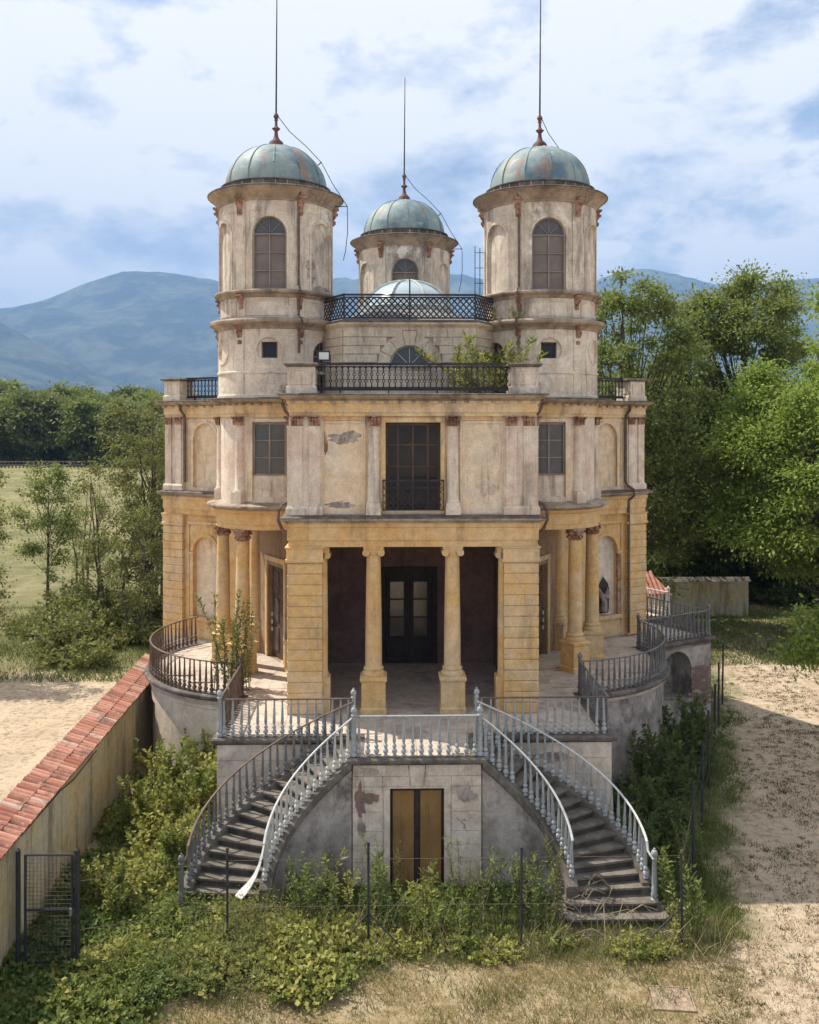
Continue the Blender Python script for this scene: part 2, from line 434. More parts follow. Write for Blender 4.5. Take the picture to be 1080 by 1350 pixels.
class MB:
    def __init__(s):
        s.v, s.f, s.sm = [], [], []

    def add(s, vs_, fs, smooth=False):
        o = len(s.v)
        s.v.extend([tuple(p) for p in vs_])
        for f in fs:
            s.f.append(tuple(i + o for i in f))
            s.sm.append(smooth)
        return s

    def box(s, c, d, rz=0.0, taper=1.0):
        hx, hy, hz = d[0] / 2, d[1] / 2, d[2] / 2
        vv = []
        for sz in (-1, 1):
            k = taper if sz > 0 else 1.0
            for sx, sy in ((-1, -1), (1, -1), (1, 1), (-1, 1)):
                px, py = sx * hx * k, sy * hy * k
                vv.append((c[0] + px * cos(rz) - py * sin(rz), c[1] + px * sin(rz) + py * cos(rz), c[2] + sz * hz))
        return s.add(vv, [(3, 2, 1, 0), (4, 5, 6, 7), (0, 1, 5, 4), (1, 2, 6, 5), (2, 3, 7, 6), (3, 0, 4, 7)])

    def lohi(s, a, b):
        return s.box([(p + q) / 2 for p, q in zip(a, b)], [abs(q - p) for p, q in zip(a, b)])

    def lathe(s, prof, seg=16, c=(0, 0, 0), a0=0.0, a1=2 * pi, smooth=True, caps=False):
        full = abs(a1 - a0 - 2 * pi) < 1e-6
        na = seg if full else seg + 1
        vv = []
        for (r, z) in prof:
            for i in range(na):
                a = a0 + (a1 - a0) * i / seg
                vv.append((c[0] + r * cos(a), c[1] + r * sin(a), c[2] + z))
        ff = []
        for j in range(len(prof) - 1):
            for i in range(seg):
                i2 = (i + 1) % na if full else i + 1
                ff.append((j * na + i, j * na + i2, (j + 1) * na + i2, (j + 1) * na + i))
        if caps and full:
            ff.append(tuple(reversed(range(na))))
            ff.append(tuple((len(prof) - 1) * na + i for i in range(na)))
        return s.add(vv, ff, smooth)

    def tube(s, pts, r, seg=6, smooth=True, flat=1.0):
        pts = [Vector(p) for p in pts]
        rr = r if isinstance(r, (list, tuple)) else [r] * len(pts)
        vv = []
        up = Vector((0, 0, 1))
        for i, p in enumerate(pts):
            d = (pts[min(i + 1, len(pts) - 1)] - pts[max(i - 1, 0)])
            if d.length < 1e-9:
                d = Vector((0, 0, 1))
            d.normalize()
            u = up if abs(d.z) < 0.95 else Vector((0, 1, 0))
            a = d.cross(u).normalized()
            b = a.cross(d).normalized()
            for k in range(seg):
                t = 2 * pi * k / seg
                vv.append(p + a * (cos(t) * rr[i]) + b * (sin(t) * rr[i] * flat))
        ff = []
        for i in range(len(pts) - 1):
            for k in range(seg):
                k2 = (k + 1) % seg
                ff.append((i * seg + k, i * seg + k2, (i + 1) * seg + k2, (i + 1) * seg + k))
        ff.append(tuple(reversed(range(seg))))
        ff.append(tuple((len(pts) - 1) * seg + k for k in range(seg)))
        return s.add(vv, ff, smooth)

    def prism(s, poly, z0, z1):
        n_ = len(poly)
        vv = [(p[0], p[1], z0) for p in poly] + [(p[0], p[1], z1) for p in poly]
        ff = [tuple(reversed(range(n_))), tuple(range(n_, 2 * n_))]
        for i in range(n_):
            j = (i + 1) % n_
            ff.append((i, j, n_ + j, n_ + i))
        return s.add(vv, ff)

    def sweep(s, path, prof, closed=False):
        """prof: (outward, z) pairs; outward is to the LEFT of the travel direction"""
        P = [Vector((p[0], p[1])) for p in path]
        n_ = len(P)
        vv = []
        for i in range(n_):
            if closed:
                a, b = P[i - 1], P[(i + 1) % n_]
                d0, d1 = (P[i] - a).normalized(), (b - P[i]).normalized()
            else:
                d0 = (P[i] - P[i - 1]).normalized() if i > 0 else (P[1] - P[0]).normalized()
                d1 = (P[i + 1] - P[i]).normalized() if i < n_ - 1 else d0
            n0, n1 = Vector((-d0.y, d0.x)), Vector((-d1.y, d1.x))
            m = (n0 + n1)
            m = m / max(m.dot(n0), 1e-3) if m.length > 1e-6 else n0
            for (o, z) in prof:
                q = P[i] + m * o
                vv.append((q.x, q.y, z))
        k = len(prof)
        ff = []
        for i in range(n_ if closed else n_ - 1):
            j = (i + 1) % n_
            for t in range(k - 1):
                ff.append((i * k + t, j * k + t, j * k + t + 1, i * k + t + 1))
        if not closed:
            ff.append(tuple(range(k)))
            ff.append(tuple((n_ - 1) * k + t for t in range(k)))
        return s.add(vv, ff)

    def wall(s, fmap, s0, s1, z0, z1, ops=(), ds=10.0, smooth=False):
        """flat or curved wall with openings. op: dict(c, w, z0, z1, arch, depth, back, circ)"""
        brk = {round(s0, 5), round(s1, 5)}
        k = max(1, int(math.ceil((s1 - s0) / ds)))
        for i in range(k + 1):
            brk.add(round(s0 + (s1 - s0) * i / k, 5))

        def ext(o, q):
            t = min(1.0, abs(q - o['c']) / (o['w'] / 2))
            h = sqrt(max(0.0, 1 - t * t)) * o['w'] / 2
            if o.get('circ'):
                zc = (o['z0'] + o['z1']) / 2
                return zc - h, zc + h
            if o.get('arch'):
                return o['z0'], o['z1'] - o['w'] / 2 + h
            return o['z0'], o['z1']
        for o in ops:
            m = 14 if (o.get('arch') or o.get('circ')) else max(1, int(math.ceil(o['w'] / ds)))
            for i in range(m + 1):
                if o.get('arch') or o.get('circ'):
                    q = o['c'] - o['w'] / 2 * cos(pi * i / m)
                else:
                    q = o['c'] - o['w'] / 2 + o['w'] * i / m
                if s0 - 1e-6 <= q <= s1 + 1e-6:
                    brk.add(round(q, 5))
        B = sorted(brk)
        for a, b in zip(B, B[1:]):
            if b - a < 2e-5:
                continue
            mid = (a + b) / 2
            cov = [o for o in ops if abs(mid - o['c']) < o['w'] / 2]
            cov.sort(key=lambda o: o['z0'])
            la, lb = z0, z0
            for o in cov:
                ba, ta = ext(o, a)
                bb, tb = ext(o, b)
                s.add([fmap(a, la, 0), fmap(b, lb, 0), fmap(b, bb, 0), fmap(a, ba, 0)], [(0, 1, 2, 3)], smooth)
                dp = o.get('depth', 0.2)
                s.add([fmap(a, ba, 0), fmap(b, bb, 0), fmap(b, bb, dp), fmap(a, ba, dp)], [(0, 1, 2, 3)])
                s.add([fmap(a, ta, 0), fmap(b, tb, 0), fmap(b, tb, dp), fmap(a, ta, dp)], [(3, 2, 1, 0)])
                if o.get('back', True):
                    s.add([fmap(a, ba, dp), fmap(b, bb, dp), fmap(b, tb, dp), fmap(a, ta, dp)], [(0, 1, 2, 3)], smooth)
                la, lb = ta, tb
            s.add([fmap(a, la, 0), fmap(b, lb, 0), fmap(b, z1, 0), fmap(a, z1, 0)], [(0, 1, 2, 3)], smooth)
        for o in ops:
            if o.get('circ'):
                continue
            dp = o.get('depth', 0.2)
            zt = o['z1'] - (o['w'] / 2 if o.get('arch') else 0)
            for q in (o['c'] - o['w'] / 2, o['c'] + o['w'] / 2):
                s.add([fmap(q, o['z0'], 0), fmap(q, o['z0'], dp), fmap(q, zt, dp), fmap(q, zt, 0)], [(0, 1, 2, 3)])
        return s

    def strip_arch(s, fmap, c, w, zb, ztop, width, out_, thick=0.06, seg=16, legs=True):
        """a raised archivolt band round an arched opening (w inside width)"""
        r0 = w / 2
        r1 = r0 + width
        zs = ztop - r0
        pin, pout = [], []
        if legs:
            pin.append((c - r0, zb))
            pout.append((c - r1, zb))
        for i in range(seg + 1):
            t = pi - pi * i / seg
            pin.append((c + r0 * cos(t), zs + r0 * sin(t)))
            pout.append((c + r1 * cos(t), zs + r1 * sin(t)))
        if legs:
            pin.append((c + r0, zb))
            pout.append((c + r1, zb))
        vv = []
        for (a, b) in zip(pin, pout):
            vv += [fmap(a[0], a[1], -out_), fmap(b[0], b[1], -out_), fmap(b[0], b[1], thick - out_), fmap(a[0], a[1], thick - out_)]
        ff = []
        for i in range(len(pin) - 1):
            for k in range(4):
                k2 = (k + 1) % 4
                ff.append((i * 4 + k, i * 4 + k2, (i + 1) * 4 + k2, (i + 1) * 4 + k))
        ff += [(0, 1, 2, 3), tuple((len(pin) - 1) * 4 + k for k in (3, 2, 1, 0))]
        return s.add(vv, ff)

    def fbox(s, fmap, a, b, z0, z1, d0, d1, ds=0.15):
        """box in wall coordinates (follows the curve of the wall)"""
        k = max(1, int(math.ceil(abs(b - a) / ds)))
        vv = []
        for i in range(k + 1):
            q = a + (b - a) * i / k
            vv += [fmap(q, z0, d0), fmap(q, z1, d0), fmap(q, z1, d1), fmap(q, z0, d1)]
        ff = []
        for i in range(k):
            for t in range(4):
                t2 = (t + 1) % 4
                ff.append((i * 4 + t, (i + 1) * 4 + t, (i + 1) * 4 + t2, i * 4 + t2))
        ff += [(0, 1, 2, 3), (k * 4 + 3, k * 4 + 2, k * 4 + 1, k * 4)]
        return s.add(vv, ff)

    def mesh(s, name):
        me = bpy.data.meshes.new(name)
        me.from_pydata(s.v, [], s.f)
        if any(s.sm):
            me.polygons.foreach_set('use_smooth', s.sm)
            bm = bmesh.new()
            bm.from_mesh(me)
            bmesh.ops.remove_doubles(bm, verts=bm.verts, dist=0.0004)
            bm.to_mesh(me)
            bm.free()
            me.set_sharp_from_angle(angle=radians(38))
        me.update()
        return me


def props(o, label=None, cat=None, group=None, kind=None):
    if label:
        o['label'] = label
    if cat:
        o['category'] = cat
    if group:
        o['group'] = group
    if kind:
        o['kind'] = kind
    return o


def put(name, mesh, mat, parent=None, loc=None, rz=None, scale=None, **kw):
    if isinstance(mesh, MB):
        mesh = mesh.mesh(name)
    if mat and not mesh.materials:
        mesh.materials.append(MATS[mat])
    o = bpy.data.objects.new(name, mesh)
    COL.objects.link(o)
    if parent:
        o.parent = parent
    if loc is not None:
        o.location = loc
    if rz is not None:
        o.rotation_euler = (0, 0, rz)
    if scale is not None:
        o.scale = (scale, scale, scale) if isinstance(scale, (int, float)) else scale
    props(o, **kw)
    return o


def thing(name, label, cat, loc=(0, 0, 0), group=None, rz=0):
    o = bpy.data.objects.new(name, None)
    o.empty_display_size = 0.3
    COL.objects.link(o)
    o.location = loc
    o.rotation_euler = (0, 0, rz)
    return props(o, label, cat, group)


def copy_tree(o, parent=None, rz=0.0):
    c_ = o.copy()
    COL.objects.link(c_)
    if parent is not None:
        c_.parent = parent
    if rz:
        R = Matrix.Rotation(rz, 3, 'Z')
        c_.location = R @ o.location
        e = o.rotation_euler.copy()
        e.z += rz
        c_.rotation_euler = e
    for ch in list(o.children):
        copy_tree(ch, c_)
    return c_


A120 = 2 * pi / 3
# ================================================================== the setting
g = MB()
S_ = 14000
# one sheet: finer near the villa
xs = [-S_, -3000, -600, -120, -60, -30, -15, 0, 15, 30, 60, 120, 600, 3000, S_]
vv = [(x_, y_, 0) for y_ in xs for x_ in xs]
kx = len(xs)
g.add(vv, [(j * kx + i, j * kx + i + 1, (j + 1) * kx + i + 1, (j + 1) * kx + i) for j in range(kx - 1) for i in range(kx - 1)])
put('ground', g, 'ground_soil', kind='structure')


def cam_px(px, D):
    """camera column px (1080 wide) at depth D -> world x, y"""
    X = (px - 540) * D / 1250
    return (CAM[0] + X * cos(TH) + D * sin(TH), CAM[1] - X * sin(TH) + D * cos(TH))


def z_at(py, D):
    return CAM[2] - (py - 555) * D / 1250


def mountain(name, prof, dist, depth, seed, rough):
    xs_ = np.linspace(prof[0][0], prof[-1][0], 260)
    py = np.interp(xs_, [p[0] for p in prof], [p[1] for p in prof])
    # smooth the ridge
    ker = np.hanning(17)
    ker /= ker.sum()
    py = np.convolve(np.pad(py, 8, mode='edge'), ker, 'valid')
    rows = 46
    vv, ff = [], []
    for j in range(rows):
        t = j / (rows - 1)                    # 0 foot, .72 ridge, 1 back
        D = dist - depth * (0.72 - t)
        for i, px in enumerate(xs_):
            top = z_at(py[i], dist)
            if t <= 0.72:
                k = (t / 0.72)
                h = top * (k ** 0.85)
            else:
                h = top * (1 - (t - 0.72) / 0.28 * 0.9)
            X = (px - 540) * dist / 1250
            wx = CAM[0] + X * cos(TH) + D * sin(TH)
            wy = CAM[1] - X * sin(TH) + D * cos(TH)
            q = Vector((wx / 900 + seed, wy / 900, seed))
            r_ = mnoise.fractal(q, 0.9, 2.0, 6)
            rv = abs(mnoise.fractal(Vector((wx / 1500 + seed, wy / 4000, 2.0)), 0.8, 2.0, 4))
            env = min(1.0, (t / 0.72)) * (1.0 if t < 0.60 else max(0.12, 1 - (t - 0.60) / 0.12 * 0.85) if t < 0.72 else 0.3)
            h = h + (r_ * 0.10 - rv * 0.20) * top * env * rough + 14 * mnoise.fractal(Vector((wx / 60, wy / 60, seed)), 1, 2, 2)
            vv.append((wx, wy, max(h, -0.5) if t > 0 else -0.5))
    w = len(xs_)
    for j in range(rows - 1):
        for i in range(w - 1):
            ff.append((j * w + i, j * w + i + 1, (j + 1) * w + i + 1, (j + 1) * w + i))
    m = MB()
    m.add(vv, ff, True)
    me = bpy.data.meshes.new(name)
    me.from_pydata(m.v, [], m.f)
    me.polygons.foreach_set('use_smooth', [True] * len(m.f))
    return put(name, me, 'mountain_forest', kind='structure')


mountain('mountain_ridge', [(-900, 470), (-500, 440), (-250, 400), (-120, 395), (0, 412), (40, 404), (95, 380), (140, 362), (190, 354), (240, 358), (285, 366), (350, 385),
                            (430, 360), (520, 368), (600, 355), (640, 360), (700, 395), (760, 380), (800, 356), (850, 345), (885, 354), (930, 374), (985, 381),
                            (1015, 370), (1050, 361), (1100, 362), (1250, 380), (1500, 350), (2000, 430)], 9000, 4200, 3.3, 1.0)
mountain('hill_spur', [(-900, 380), (-400, 345), (-150, 380), (-40, 408), (0, 421), (60, 452), (120, 484), (190, 520), (260, 545), (330, 553)], 6000, 2200, 8.1, 0.6)

# ================================================================== villa
villa = thing('villa', 'cream and ochre villa with round domed towers and a columned portico', 'villa')
PI2 = pi / 2
VF = 8.30            # front plane of each wing, measured from the centre of the plan
HW = 3.35            # half width of a wing
Z0, Z1, Z2, ZR = 3.0, 8.08, 8.31, 11.36
TWR = (4.315, 2.49)  # |x|, |y| of the front towers
copies = []          # (object, rotations)


def P(name, mb, mat, rot=(), **kw):
    o = put(name, mb, mat, villa, **kw)
    for k in rot:
        copies.append((o, k))
    return o


def fmap_front(v):
    return lambda s_, z_, d_: (s_, -(v - d_), z_)


def fmap_side(u, sg):
    # s = distance back from the front corner
    return lambda s_, z_, d_: (sg * (u - d_), -(VF - s_), z_)


BOTH = (1, 2)
# ---- wing walls -----------------------------------------------------------
m = MB()
ff_ = fmap_front(8.12)
m.wall(ff_, -HW + 0.1, HW - 0.1, Z2, 10.95, [dict(c=0, w=1.48, z0=8.40, z1=10.76, depth=0.55)])
P('upper_wall', m, 'cream_plaster', BOTH)
for sg in (-1, 1):
    m = MB()
    fs = fmap_side(3.20, sg)
    m.wall(fs, 0.1, 4.25, Z2 - 0.01, 10.95, [dict(c=1.86, w=1.06, z0=8.42, z1=10.72, arch=True, depth=0.10)])
    P('upper_wall', m, 'cream_plaster', BOTH)
    m = MB()
    m.wall(fs, 0.1, 4.25, Z0 - 0.01, 7.45, [dict(c=1.86, w=1.06, z0=3.80, z1=6.66, arch=True, depth=0.16)])
    P('side_wall', m, 'ochre_plaster', BOTH)
# inside of the portico: side walls, back wall with doorway, ceiling
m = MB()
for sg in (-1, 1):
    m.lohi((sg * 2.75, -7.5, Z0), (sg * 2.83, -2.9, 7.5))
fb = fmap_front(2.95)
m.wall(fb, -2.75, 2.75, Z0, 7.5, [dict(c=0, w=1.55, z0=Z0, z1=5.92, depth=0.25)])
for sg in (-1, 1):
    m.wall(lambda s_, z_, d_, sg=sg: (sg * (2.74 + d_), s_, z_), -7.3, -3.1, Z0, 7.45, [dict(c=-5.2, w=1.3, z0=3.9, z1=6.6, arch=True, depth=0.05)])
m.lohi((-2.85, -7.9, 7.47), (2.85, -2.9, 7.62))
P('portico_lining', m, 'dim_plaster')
for sg in (-1, 1):      # raised panels beside the inner door
    mm = MB()
    mm.strip_arch(fb, sg * 1.75, 0.9, 3.5, 6.3, 0.08, 0.03)
    P('wall_panel', mm, 'dim_plaster')
# ---- entablatures and cornices of a wing -----------------------------------
Upath = [(HW, -4.0), (HW, -VF), (-HW, -VF), (-HW, -4.0)]
Upath = [(-HW, -4.0), (-HW, -VF), (HW, -VF), (HW, -4.0)]


def usweep(prof, path=Upath):
    mm = MB()
    # travelling left side -> front -> right side keeps the outside on the right, so mirror the offset
    mm.sweep(path, [(-o, z_) for o, z_ in prof])
    return mm


P('lower_frieze', usweep([(-0.55, 7.45), (-0.03, 7.45), (-0.03, 7.62), (0.0, 7.63), (0.0, 7.96), (0.035, 7.98), (0.035, 8.08), (-0.55, 8.08)]), 'ochre_plaster', BOTH)
P('string_cornice', usweep([(-0.5, 8.075), (0.03, 8.075), (0.06, 8.13), (0.15, 8.16), (0.17, 8.17), (0.17, 8.23), (0.10, 8.26), (-0.05, 8.31), (-0.5, 8.312)]), 'worn_cornice', BOTH)
P('string_coping', usweep([(-0.02, 8.300), (0.11, 8.262), (0.185, 8.238), (0.185, 8.222), (0.165, 8.215)]), 'dark_coping', BOTH)
P('upper_frieze', usweep([(-0.5, 10.93), (-0.05, 10.93), (-0.05, 11.02), (-0.02, 11.03), (-0.02, 11.25), (0.02, 11.27), (0.02, 11.34), (-0.5, 11.34)]), 'frieze_ochre', BOTH)
P('top_cornice', usweep([(-0.5, 11.335), (0.04, 11.335), (0.05, 11.37), (0.12, 11.385), (0.17, 11.42), (0.20, 11.44), (0.20, 11.49), (-0.5, 11.50)]), 'worn_cornice', BOTH)
P('roof_edge', usweep([(-0.6, 11.50), (0.235, 11.488), (0.245, 11.515), (0.22, 11.53), (-0.6, 11.545)]), 'dark_coping', BOTH)
m = MB()
for i in range(19):
    u = -3.2 + 6.4 * i / 18
    m.lohi((u - 0.06, -VF - 0.115, 11.285), (u + 0.06, -VF + 0.03, 11.337))
for sg in (-1, 1):
    for i in range(11):
        q = -VF + 0.15 + 0.36 * i
        m.lohi((sg * (HW - 0.03), q - 0.06, 11.285), (sg * (HW + 0.115), q + 0.06, 11.337))
P('cornice_brackets', m, 'worn_cornice', BOTH, kind='stuff')
# roof slab
m = MB()
m.lohi((-HW + 0.1, -VF + 0.1, 11.2), (HW - 0.1, -3.2, 11.52))
P('roof_slab', m, 'dark_coping', BOTH)

# ---- rusticated corner piers, ground floor ------------------------------------
NC = 14
ch = (7.02 - Z0) / NC


def rust_block(h):
    mm = MB()
    w_, d_ = 0.93, 0.92
    e = 0.024
    z_ = [0, e, h - e, h]
    o_ = [e, 0, 0, e]
    vv = []
    for zz_, q in zip(z_, o_):
        vv += [(q, q, zz_), (w_ - q, q, zz_), (w_ - q, d_ - q, zz_), (q, d_ - q, zz_)]
    ff = [(3, 2, 1, 0), (12, 13, 14, 15)]
    for j in range(3):
        for k in range(4):
            k2 = (k + 1) % 4
            ff.append((j * 4 + k, j * 4 + k2, (j + 1) * 4 + k2, (j + 1) * 4 + k))
    mm.add(vv, ff)
    return mm.mesh('pier_block')


pier_block_me = rust_block(ch - 0.006)
piers = []
for sg in (-1, 1):
    m = MB()
    x0, x1 = (-HW, -HW + 0.93) if sg < 0 else (HW - 0.93, HW)
    m.lohi((x0 + 0.022, -VF + 0.022, Z0), (x1 - 0.022, -VF + 0.90, 7.05))
    pr = P('corner_pier', m, 'worn_cornice')
    piers.append(pr)
    for i in range(NC):
        j = random.uniform(-0.004, 0.004)
        b = put('pier_block', pier_block_me, 'ochre_stone', pr, loc=(x0 + j, -VF + j, Z0 + i * ch + 0.003))
    mm = MB()
    path = [(x0, -VF), (x0, -VF + 0.92), (x1, -VF + 0.92), (x1, -VF)]
    mm.sweep(path, [(-0.3, 7.03), (0.02, 7.03), (0.05, 7.06), (0.05, 7.12), (0.02, 7.14), (0.02, 7.40), (0.06, 7.43), (0.06, 7.452), (-0.3, 7.452)], True)
    put('pier_capital', mm, 'ochre_stone', pr)
    # inner half pilaster with ionic capital
    mm = MB()
    xi = x1 - 0.02 if sg < 0 else x0 + 0.02
    mm.lathe([(0.17, 3.95), (0.17, 4.05), (0.15, 4.1), (0.15, 5.5), (0.135, 7.15)], 16, (xi, -7.95, 0))
    mm.lohi((xi - 0.22, -8.15, Z0), (xi + 0.22, -7.7, 3.95))
    mm.lohi((xi - 0.19, -8.12, 7.26), (xi + 0.19, -7.75, 7.45))
    for k in (-1, 1):
        mm.tube([(xi + k * 0.15, -8.14, 7.2), (xi + k * 0.15, -7.76, 7.2)], 0.085, 10)
    put('engaged_column', mm, 'ochre_stone', pr)
    copies.append((pr, 1))
    copies.append((pr, 2))
# exposed lighter repair patch blocks on the right pier are left to the weathering


# ---- columns ---------------------------------------------------------------------
def ionic_column(x_, y_, rot=0.0, h0=Z0, top=7.45, r=0.225, ped=0.64, ped_h=0.98, name='portico_column'):
    sh = MB()
    zb = h0 + ped_h
    prof = []
    prof += [(r * 1.32, zb), (r * 1.38, zb + 0.05), (r * 1.32, zb + 0.10), (r * 1.15, zb + 0.12), (r * 1.12, zb + 0.15), (r * 1.22, zb + 0.18), (r * 1.2, zb + 0.21), (r * 1.02, zb + 0.24)]
    ht = top - 0.25
    for i in range(9):
        t = i / 8
        prof.append((r * (1.0 - 0.17 * t ** 1.7), zb + 0.26 + (ht - zb - 0.30) * t))
    prof += [(r * 0.92, ht - 0.03), (r * 0.92, ht), (r * 0.84, ht + 0.01)]
    sh.lathe(prof, 28, (0, 0, 0), caps=True)
    o = put(name, sh, 'ochre_stone', villa, loc=(x_, y_, 0), rz=rot)
    pd = MB()
    e = ped / 2
    pd.sweep([(-e, -e), (-e, e), (e, e), (e, -e)], [(-e * 0.9, h0), (0.03, h0), (0.03, h0 + 0.14), (0.0, h0 + 0.17), (0.0, zb - 0.14), (0.025, zb - 0.11), (0.04, zb - 0.08), (0.04, zb - 0.02), (0.0, zb), (-e * 0.95, zb + 0.001)], True)
    put('pedestal', pd, 'ochre_stone', o)
    cp = MB()
    if name == 'tower_column':
        q = r * 0.86
        cp.lathe([(q, top - 0.36), (q * 1.06, top - 0.34), (q * 1.22, top - 0.26), (q * 1.06, top - 0.25), (q * 1.12, top - 0.20), (q * 1.38, top - 0.12), (q * 1.15, top - 0.11), (q * 1.25, top - 0.055)], 18)
        for i in range(8):
            a = 2 * pi * i / 8
            for zz_, rr_ in ((top - 0.27, 1.18), (top - 0.13, 1.36)):
                cp.box((q * rr_ * cos(a + (0.39 if rr_ > 1.2 else 0)), q * rr_ * sin(a + (0.39 if rr_ > 1.2 else 0)), zz_), (0.05, 0.075, 0.09), a + (0.39 if rr_ > 1.2 else 0))
        cp.lohi((-0.235, -0.235, top - 0.055), (0.235, 0.235, top - 0.002))
        put('capital', cp, 'terracotta', o)
        return o
    cp.lohi((-0.27, -0.27, top - 0.07), (0.27, 0.27, top - 0.002))
    cp.lohi((-0.23, -0.24, top - 0.14), (0.23, 0.24, top - 0.072))
    for sx in (-1, 1):
        cp.tube([(sx * 0.205, -0.26, top - 0.165), (sx * 0.205, -0.2, top - 0.165), (sx * 0.205, 0, top - 0.165), (sx * 0.205, 0.2, top - 0.165), (sx * 0.205, 0.26, top - 0.165)],
                [0.095, 0.09, 0.065, 0.09, 0.095], 12)
        cp.tube([(sx * 0.205, -0.275, top - 0.165), (sx * 0.205, 0.275, top - 0.165)], 0.035, 8)
    cp.lathe([(r * 0.84, top - 0.25), (r * 1.05, top - 0.17), (r * 1.05, top - 0.13)], 20)
    put('capital', cp, 'ochre_stone', o)
    return o


for x_ in (-1.06, 1.06):
    o = ionic_column(x_, -7.98)
    copies.append((o, 1))
    copies.append((o, 2))


# ---- corinthian style capital for the upper order -----------------------------------
def leaf_capital(w, h, d):
    mm = MB()
    # bell of leaves on a rectangular pilaster: stacked outward curls
    n_ = 4
    for row, (zf, of) in enumerate(((0.0, 0.018), (0.36, 0.035))):
        for i in range(n_):
            u = -w / 2 + w * (i + 0.5) / n_
            lw = w / n_ * 0.86
            zz_ = zf * h
            hh_ = h * 0.42
            vv = [(u - lw / 2, -d, zz_), (u + lw / 2, -d, zz_), (u + lw / 2.2, -d - of, zz_ + hh_ * 0.75), (u - lw / 2.2, -d - of, zz_ + hh_ * 0.75),
                  (u + lw / 3, -d - of - 0.03, zz_ + hh_), (u - lw / 3, -d - of - 0.03, zz_ + hh_), (u + lw / 4, -d - of - 0.028, zz_ + hh_ * 0.86), (u - lw / 4, -d - of - 0.028, zz_ + hh_ * 0.86),
                  (u - lw / 2, 0, zz_), (u + lw / 2, 0, zz_), (u + lw / 3, 0, zz_ + hh_), (u - lw / 3, 0, zz_ + hh_)]
            mm.add(vv, [(0, 1, 2, 3), (3, 2, 4, 5), (5, 4, 6, 7), (1, 9, 10, 4, 2), (8, 0, 3, 5, 11), (5, 4, 10, 11)])
    mm.lohi((-w / 2 + 0.01, -d + 0.005, 0), (w / 2 - 0.01, 0.0, h * 0.9))
    for s_ in (-1, 1):
        mm.tube([(s_ * w * 0.47, -d - 0.075, h * 0.80), (s_ * w * 0.47, -d + 0.02, h * 0.80)], h * 0.13, 8)
    mm.tube([(0, -d - 0.05, h * 0.86), (0, -d, h * 0.86)], h * 0.10, 7)
    mm.lohi((-w / 2 - 0.045, -d - 0.085, h * 0.90), (w / 2 + 0.045, 0.02, h))
    return mm


cap_me = leaf_capital(0.32, 0.27, 0.10).mesh('pilaster_capital')
cap_me.materials.append(MATS['terracotta'])


def pilaster_pair(loc, rz):
    """pair of pilasters with shared base: local u along +x, outside towards -y; loc = outer corner"""
    m = MB()
    # only the backing slab between the pilasters
    m.lohi((0.0, -0.10, Z2), (0.86, 0.0, 10.93))
    o = put('corner_pilaster', m, 'pale_stucco', villa, loc=loc, rz=rz)
    for u in (0.195, 0.665):
        s_ = MB()
        s_.lohi((u - 0.145, -0.145, 8.54), (u + 0.145, -0.09, 10.66))
        s_.lohi((u - 0.165, -0.16, 10.62), (u + 0.165, -0.085, 10.665))
        put('pilaster_shaft', s_, 'pale_stucco', o)
        put('pilaster_capital', cap_me, None, o, loc=(u, -0.05, 10.67))
    b = MB()
    b.sweep([(0.02, -0.02), (0.02, -0.14), (0.84, -0.14), (0.84, -0.02)], [(0.0, 8.3), (-0.045, 8.3), (-0.045, 8.47), (-0.02, 8.51), (0.0, 8.54), (0.1, 8.545)])
    put('pilaster_base', b, 'pale_stucco', o)
    return o


for sg in (-1, 1):
    o = pilaster_pair((-HW + 0.06 if sg < 0 else HW - 0.06 - 0.86, -8.13, 0), 0)
    copies += [(o, 1), (o, 2)]
    # on the flank
    if sg < 0:
        o = pilaster_pair((-3.21, -VF + 0.92, 0), -PI2)
    else:
        o = pilaster_pair((3.21, -VF + 0.06, 0), PI2)
    copies += [(o, 1), (o, 2)]

# ---- upper half columns on the front -------------------------------------------------
for x_ in (-1.06, 1.06):
    m = MB()
    m.lathe([(0.185, 8.62), (0.19, 8.66), (0.165, 8.7), (0.160, 9.4), (0.142, 10.62), (0.17, 10.63), (0.17, 10.66), (0.14, 10.67)], 20)
    o = put('half_column', m, 'pale_stucco', villa, loc=(x_, -8.15, 0))
    b = MB()
    b.lohi((-0.20, -0.22, 8.3), (0.20, 0.1, 8.52))
    b.lohi((-0.185, -0.205, 8.515), (0.185, 0.1, 8.62))
    put('pedestal', b, 'pale_stucco', o)
    put('column_capital', cap_me, None, o, loc=(0, -0.08, 10.67), scale=(1.08, 1, 1))
    copies += [(o, 1), (o, 2)]
# framed wall panels and architrave behind
for sg in (-1, 1):
    m = MB()
    c_ = sg * 1.88
    for (a, b, zl, zh) in ((c_ - 0.56, c_ - 0.50, 8.45, 10.80), (c_ + 0.50, c_ + 0.56, 8.45, 10.80), (c_ - 0.499, c_ + 0.499, 10.74, 10.80)):
        m.fbox(ff_, a, b, zl, zh, -0.035, 0.02, 5)
    m.fbox(ff_, c_ - 0.62, c_ - 0.565, 8.32, 10.93, -0.06, 0.02, 5)
    m.fbox(ff_, c_ + 0.565, c_ + 0.60, 8.32, 10.93, -0.06, 0.02, 5)
    P('panel_moulding', m, 'cream_plaster', BOTH)
m = MB()
m.fbox(ff_, -2.45, 2.45, 10.82, 10.935, -0.03, 0.02, 5)
P('architrave', m, 'frieze_ochre', BOTH)
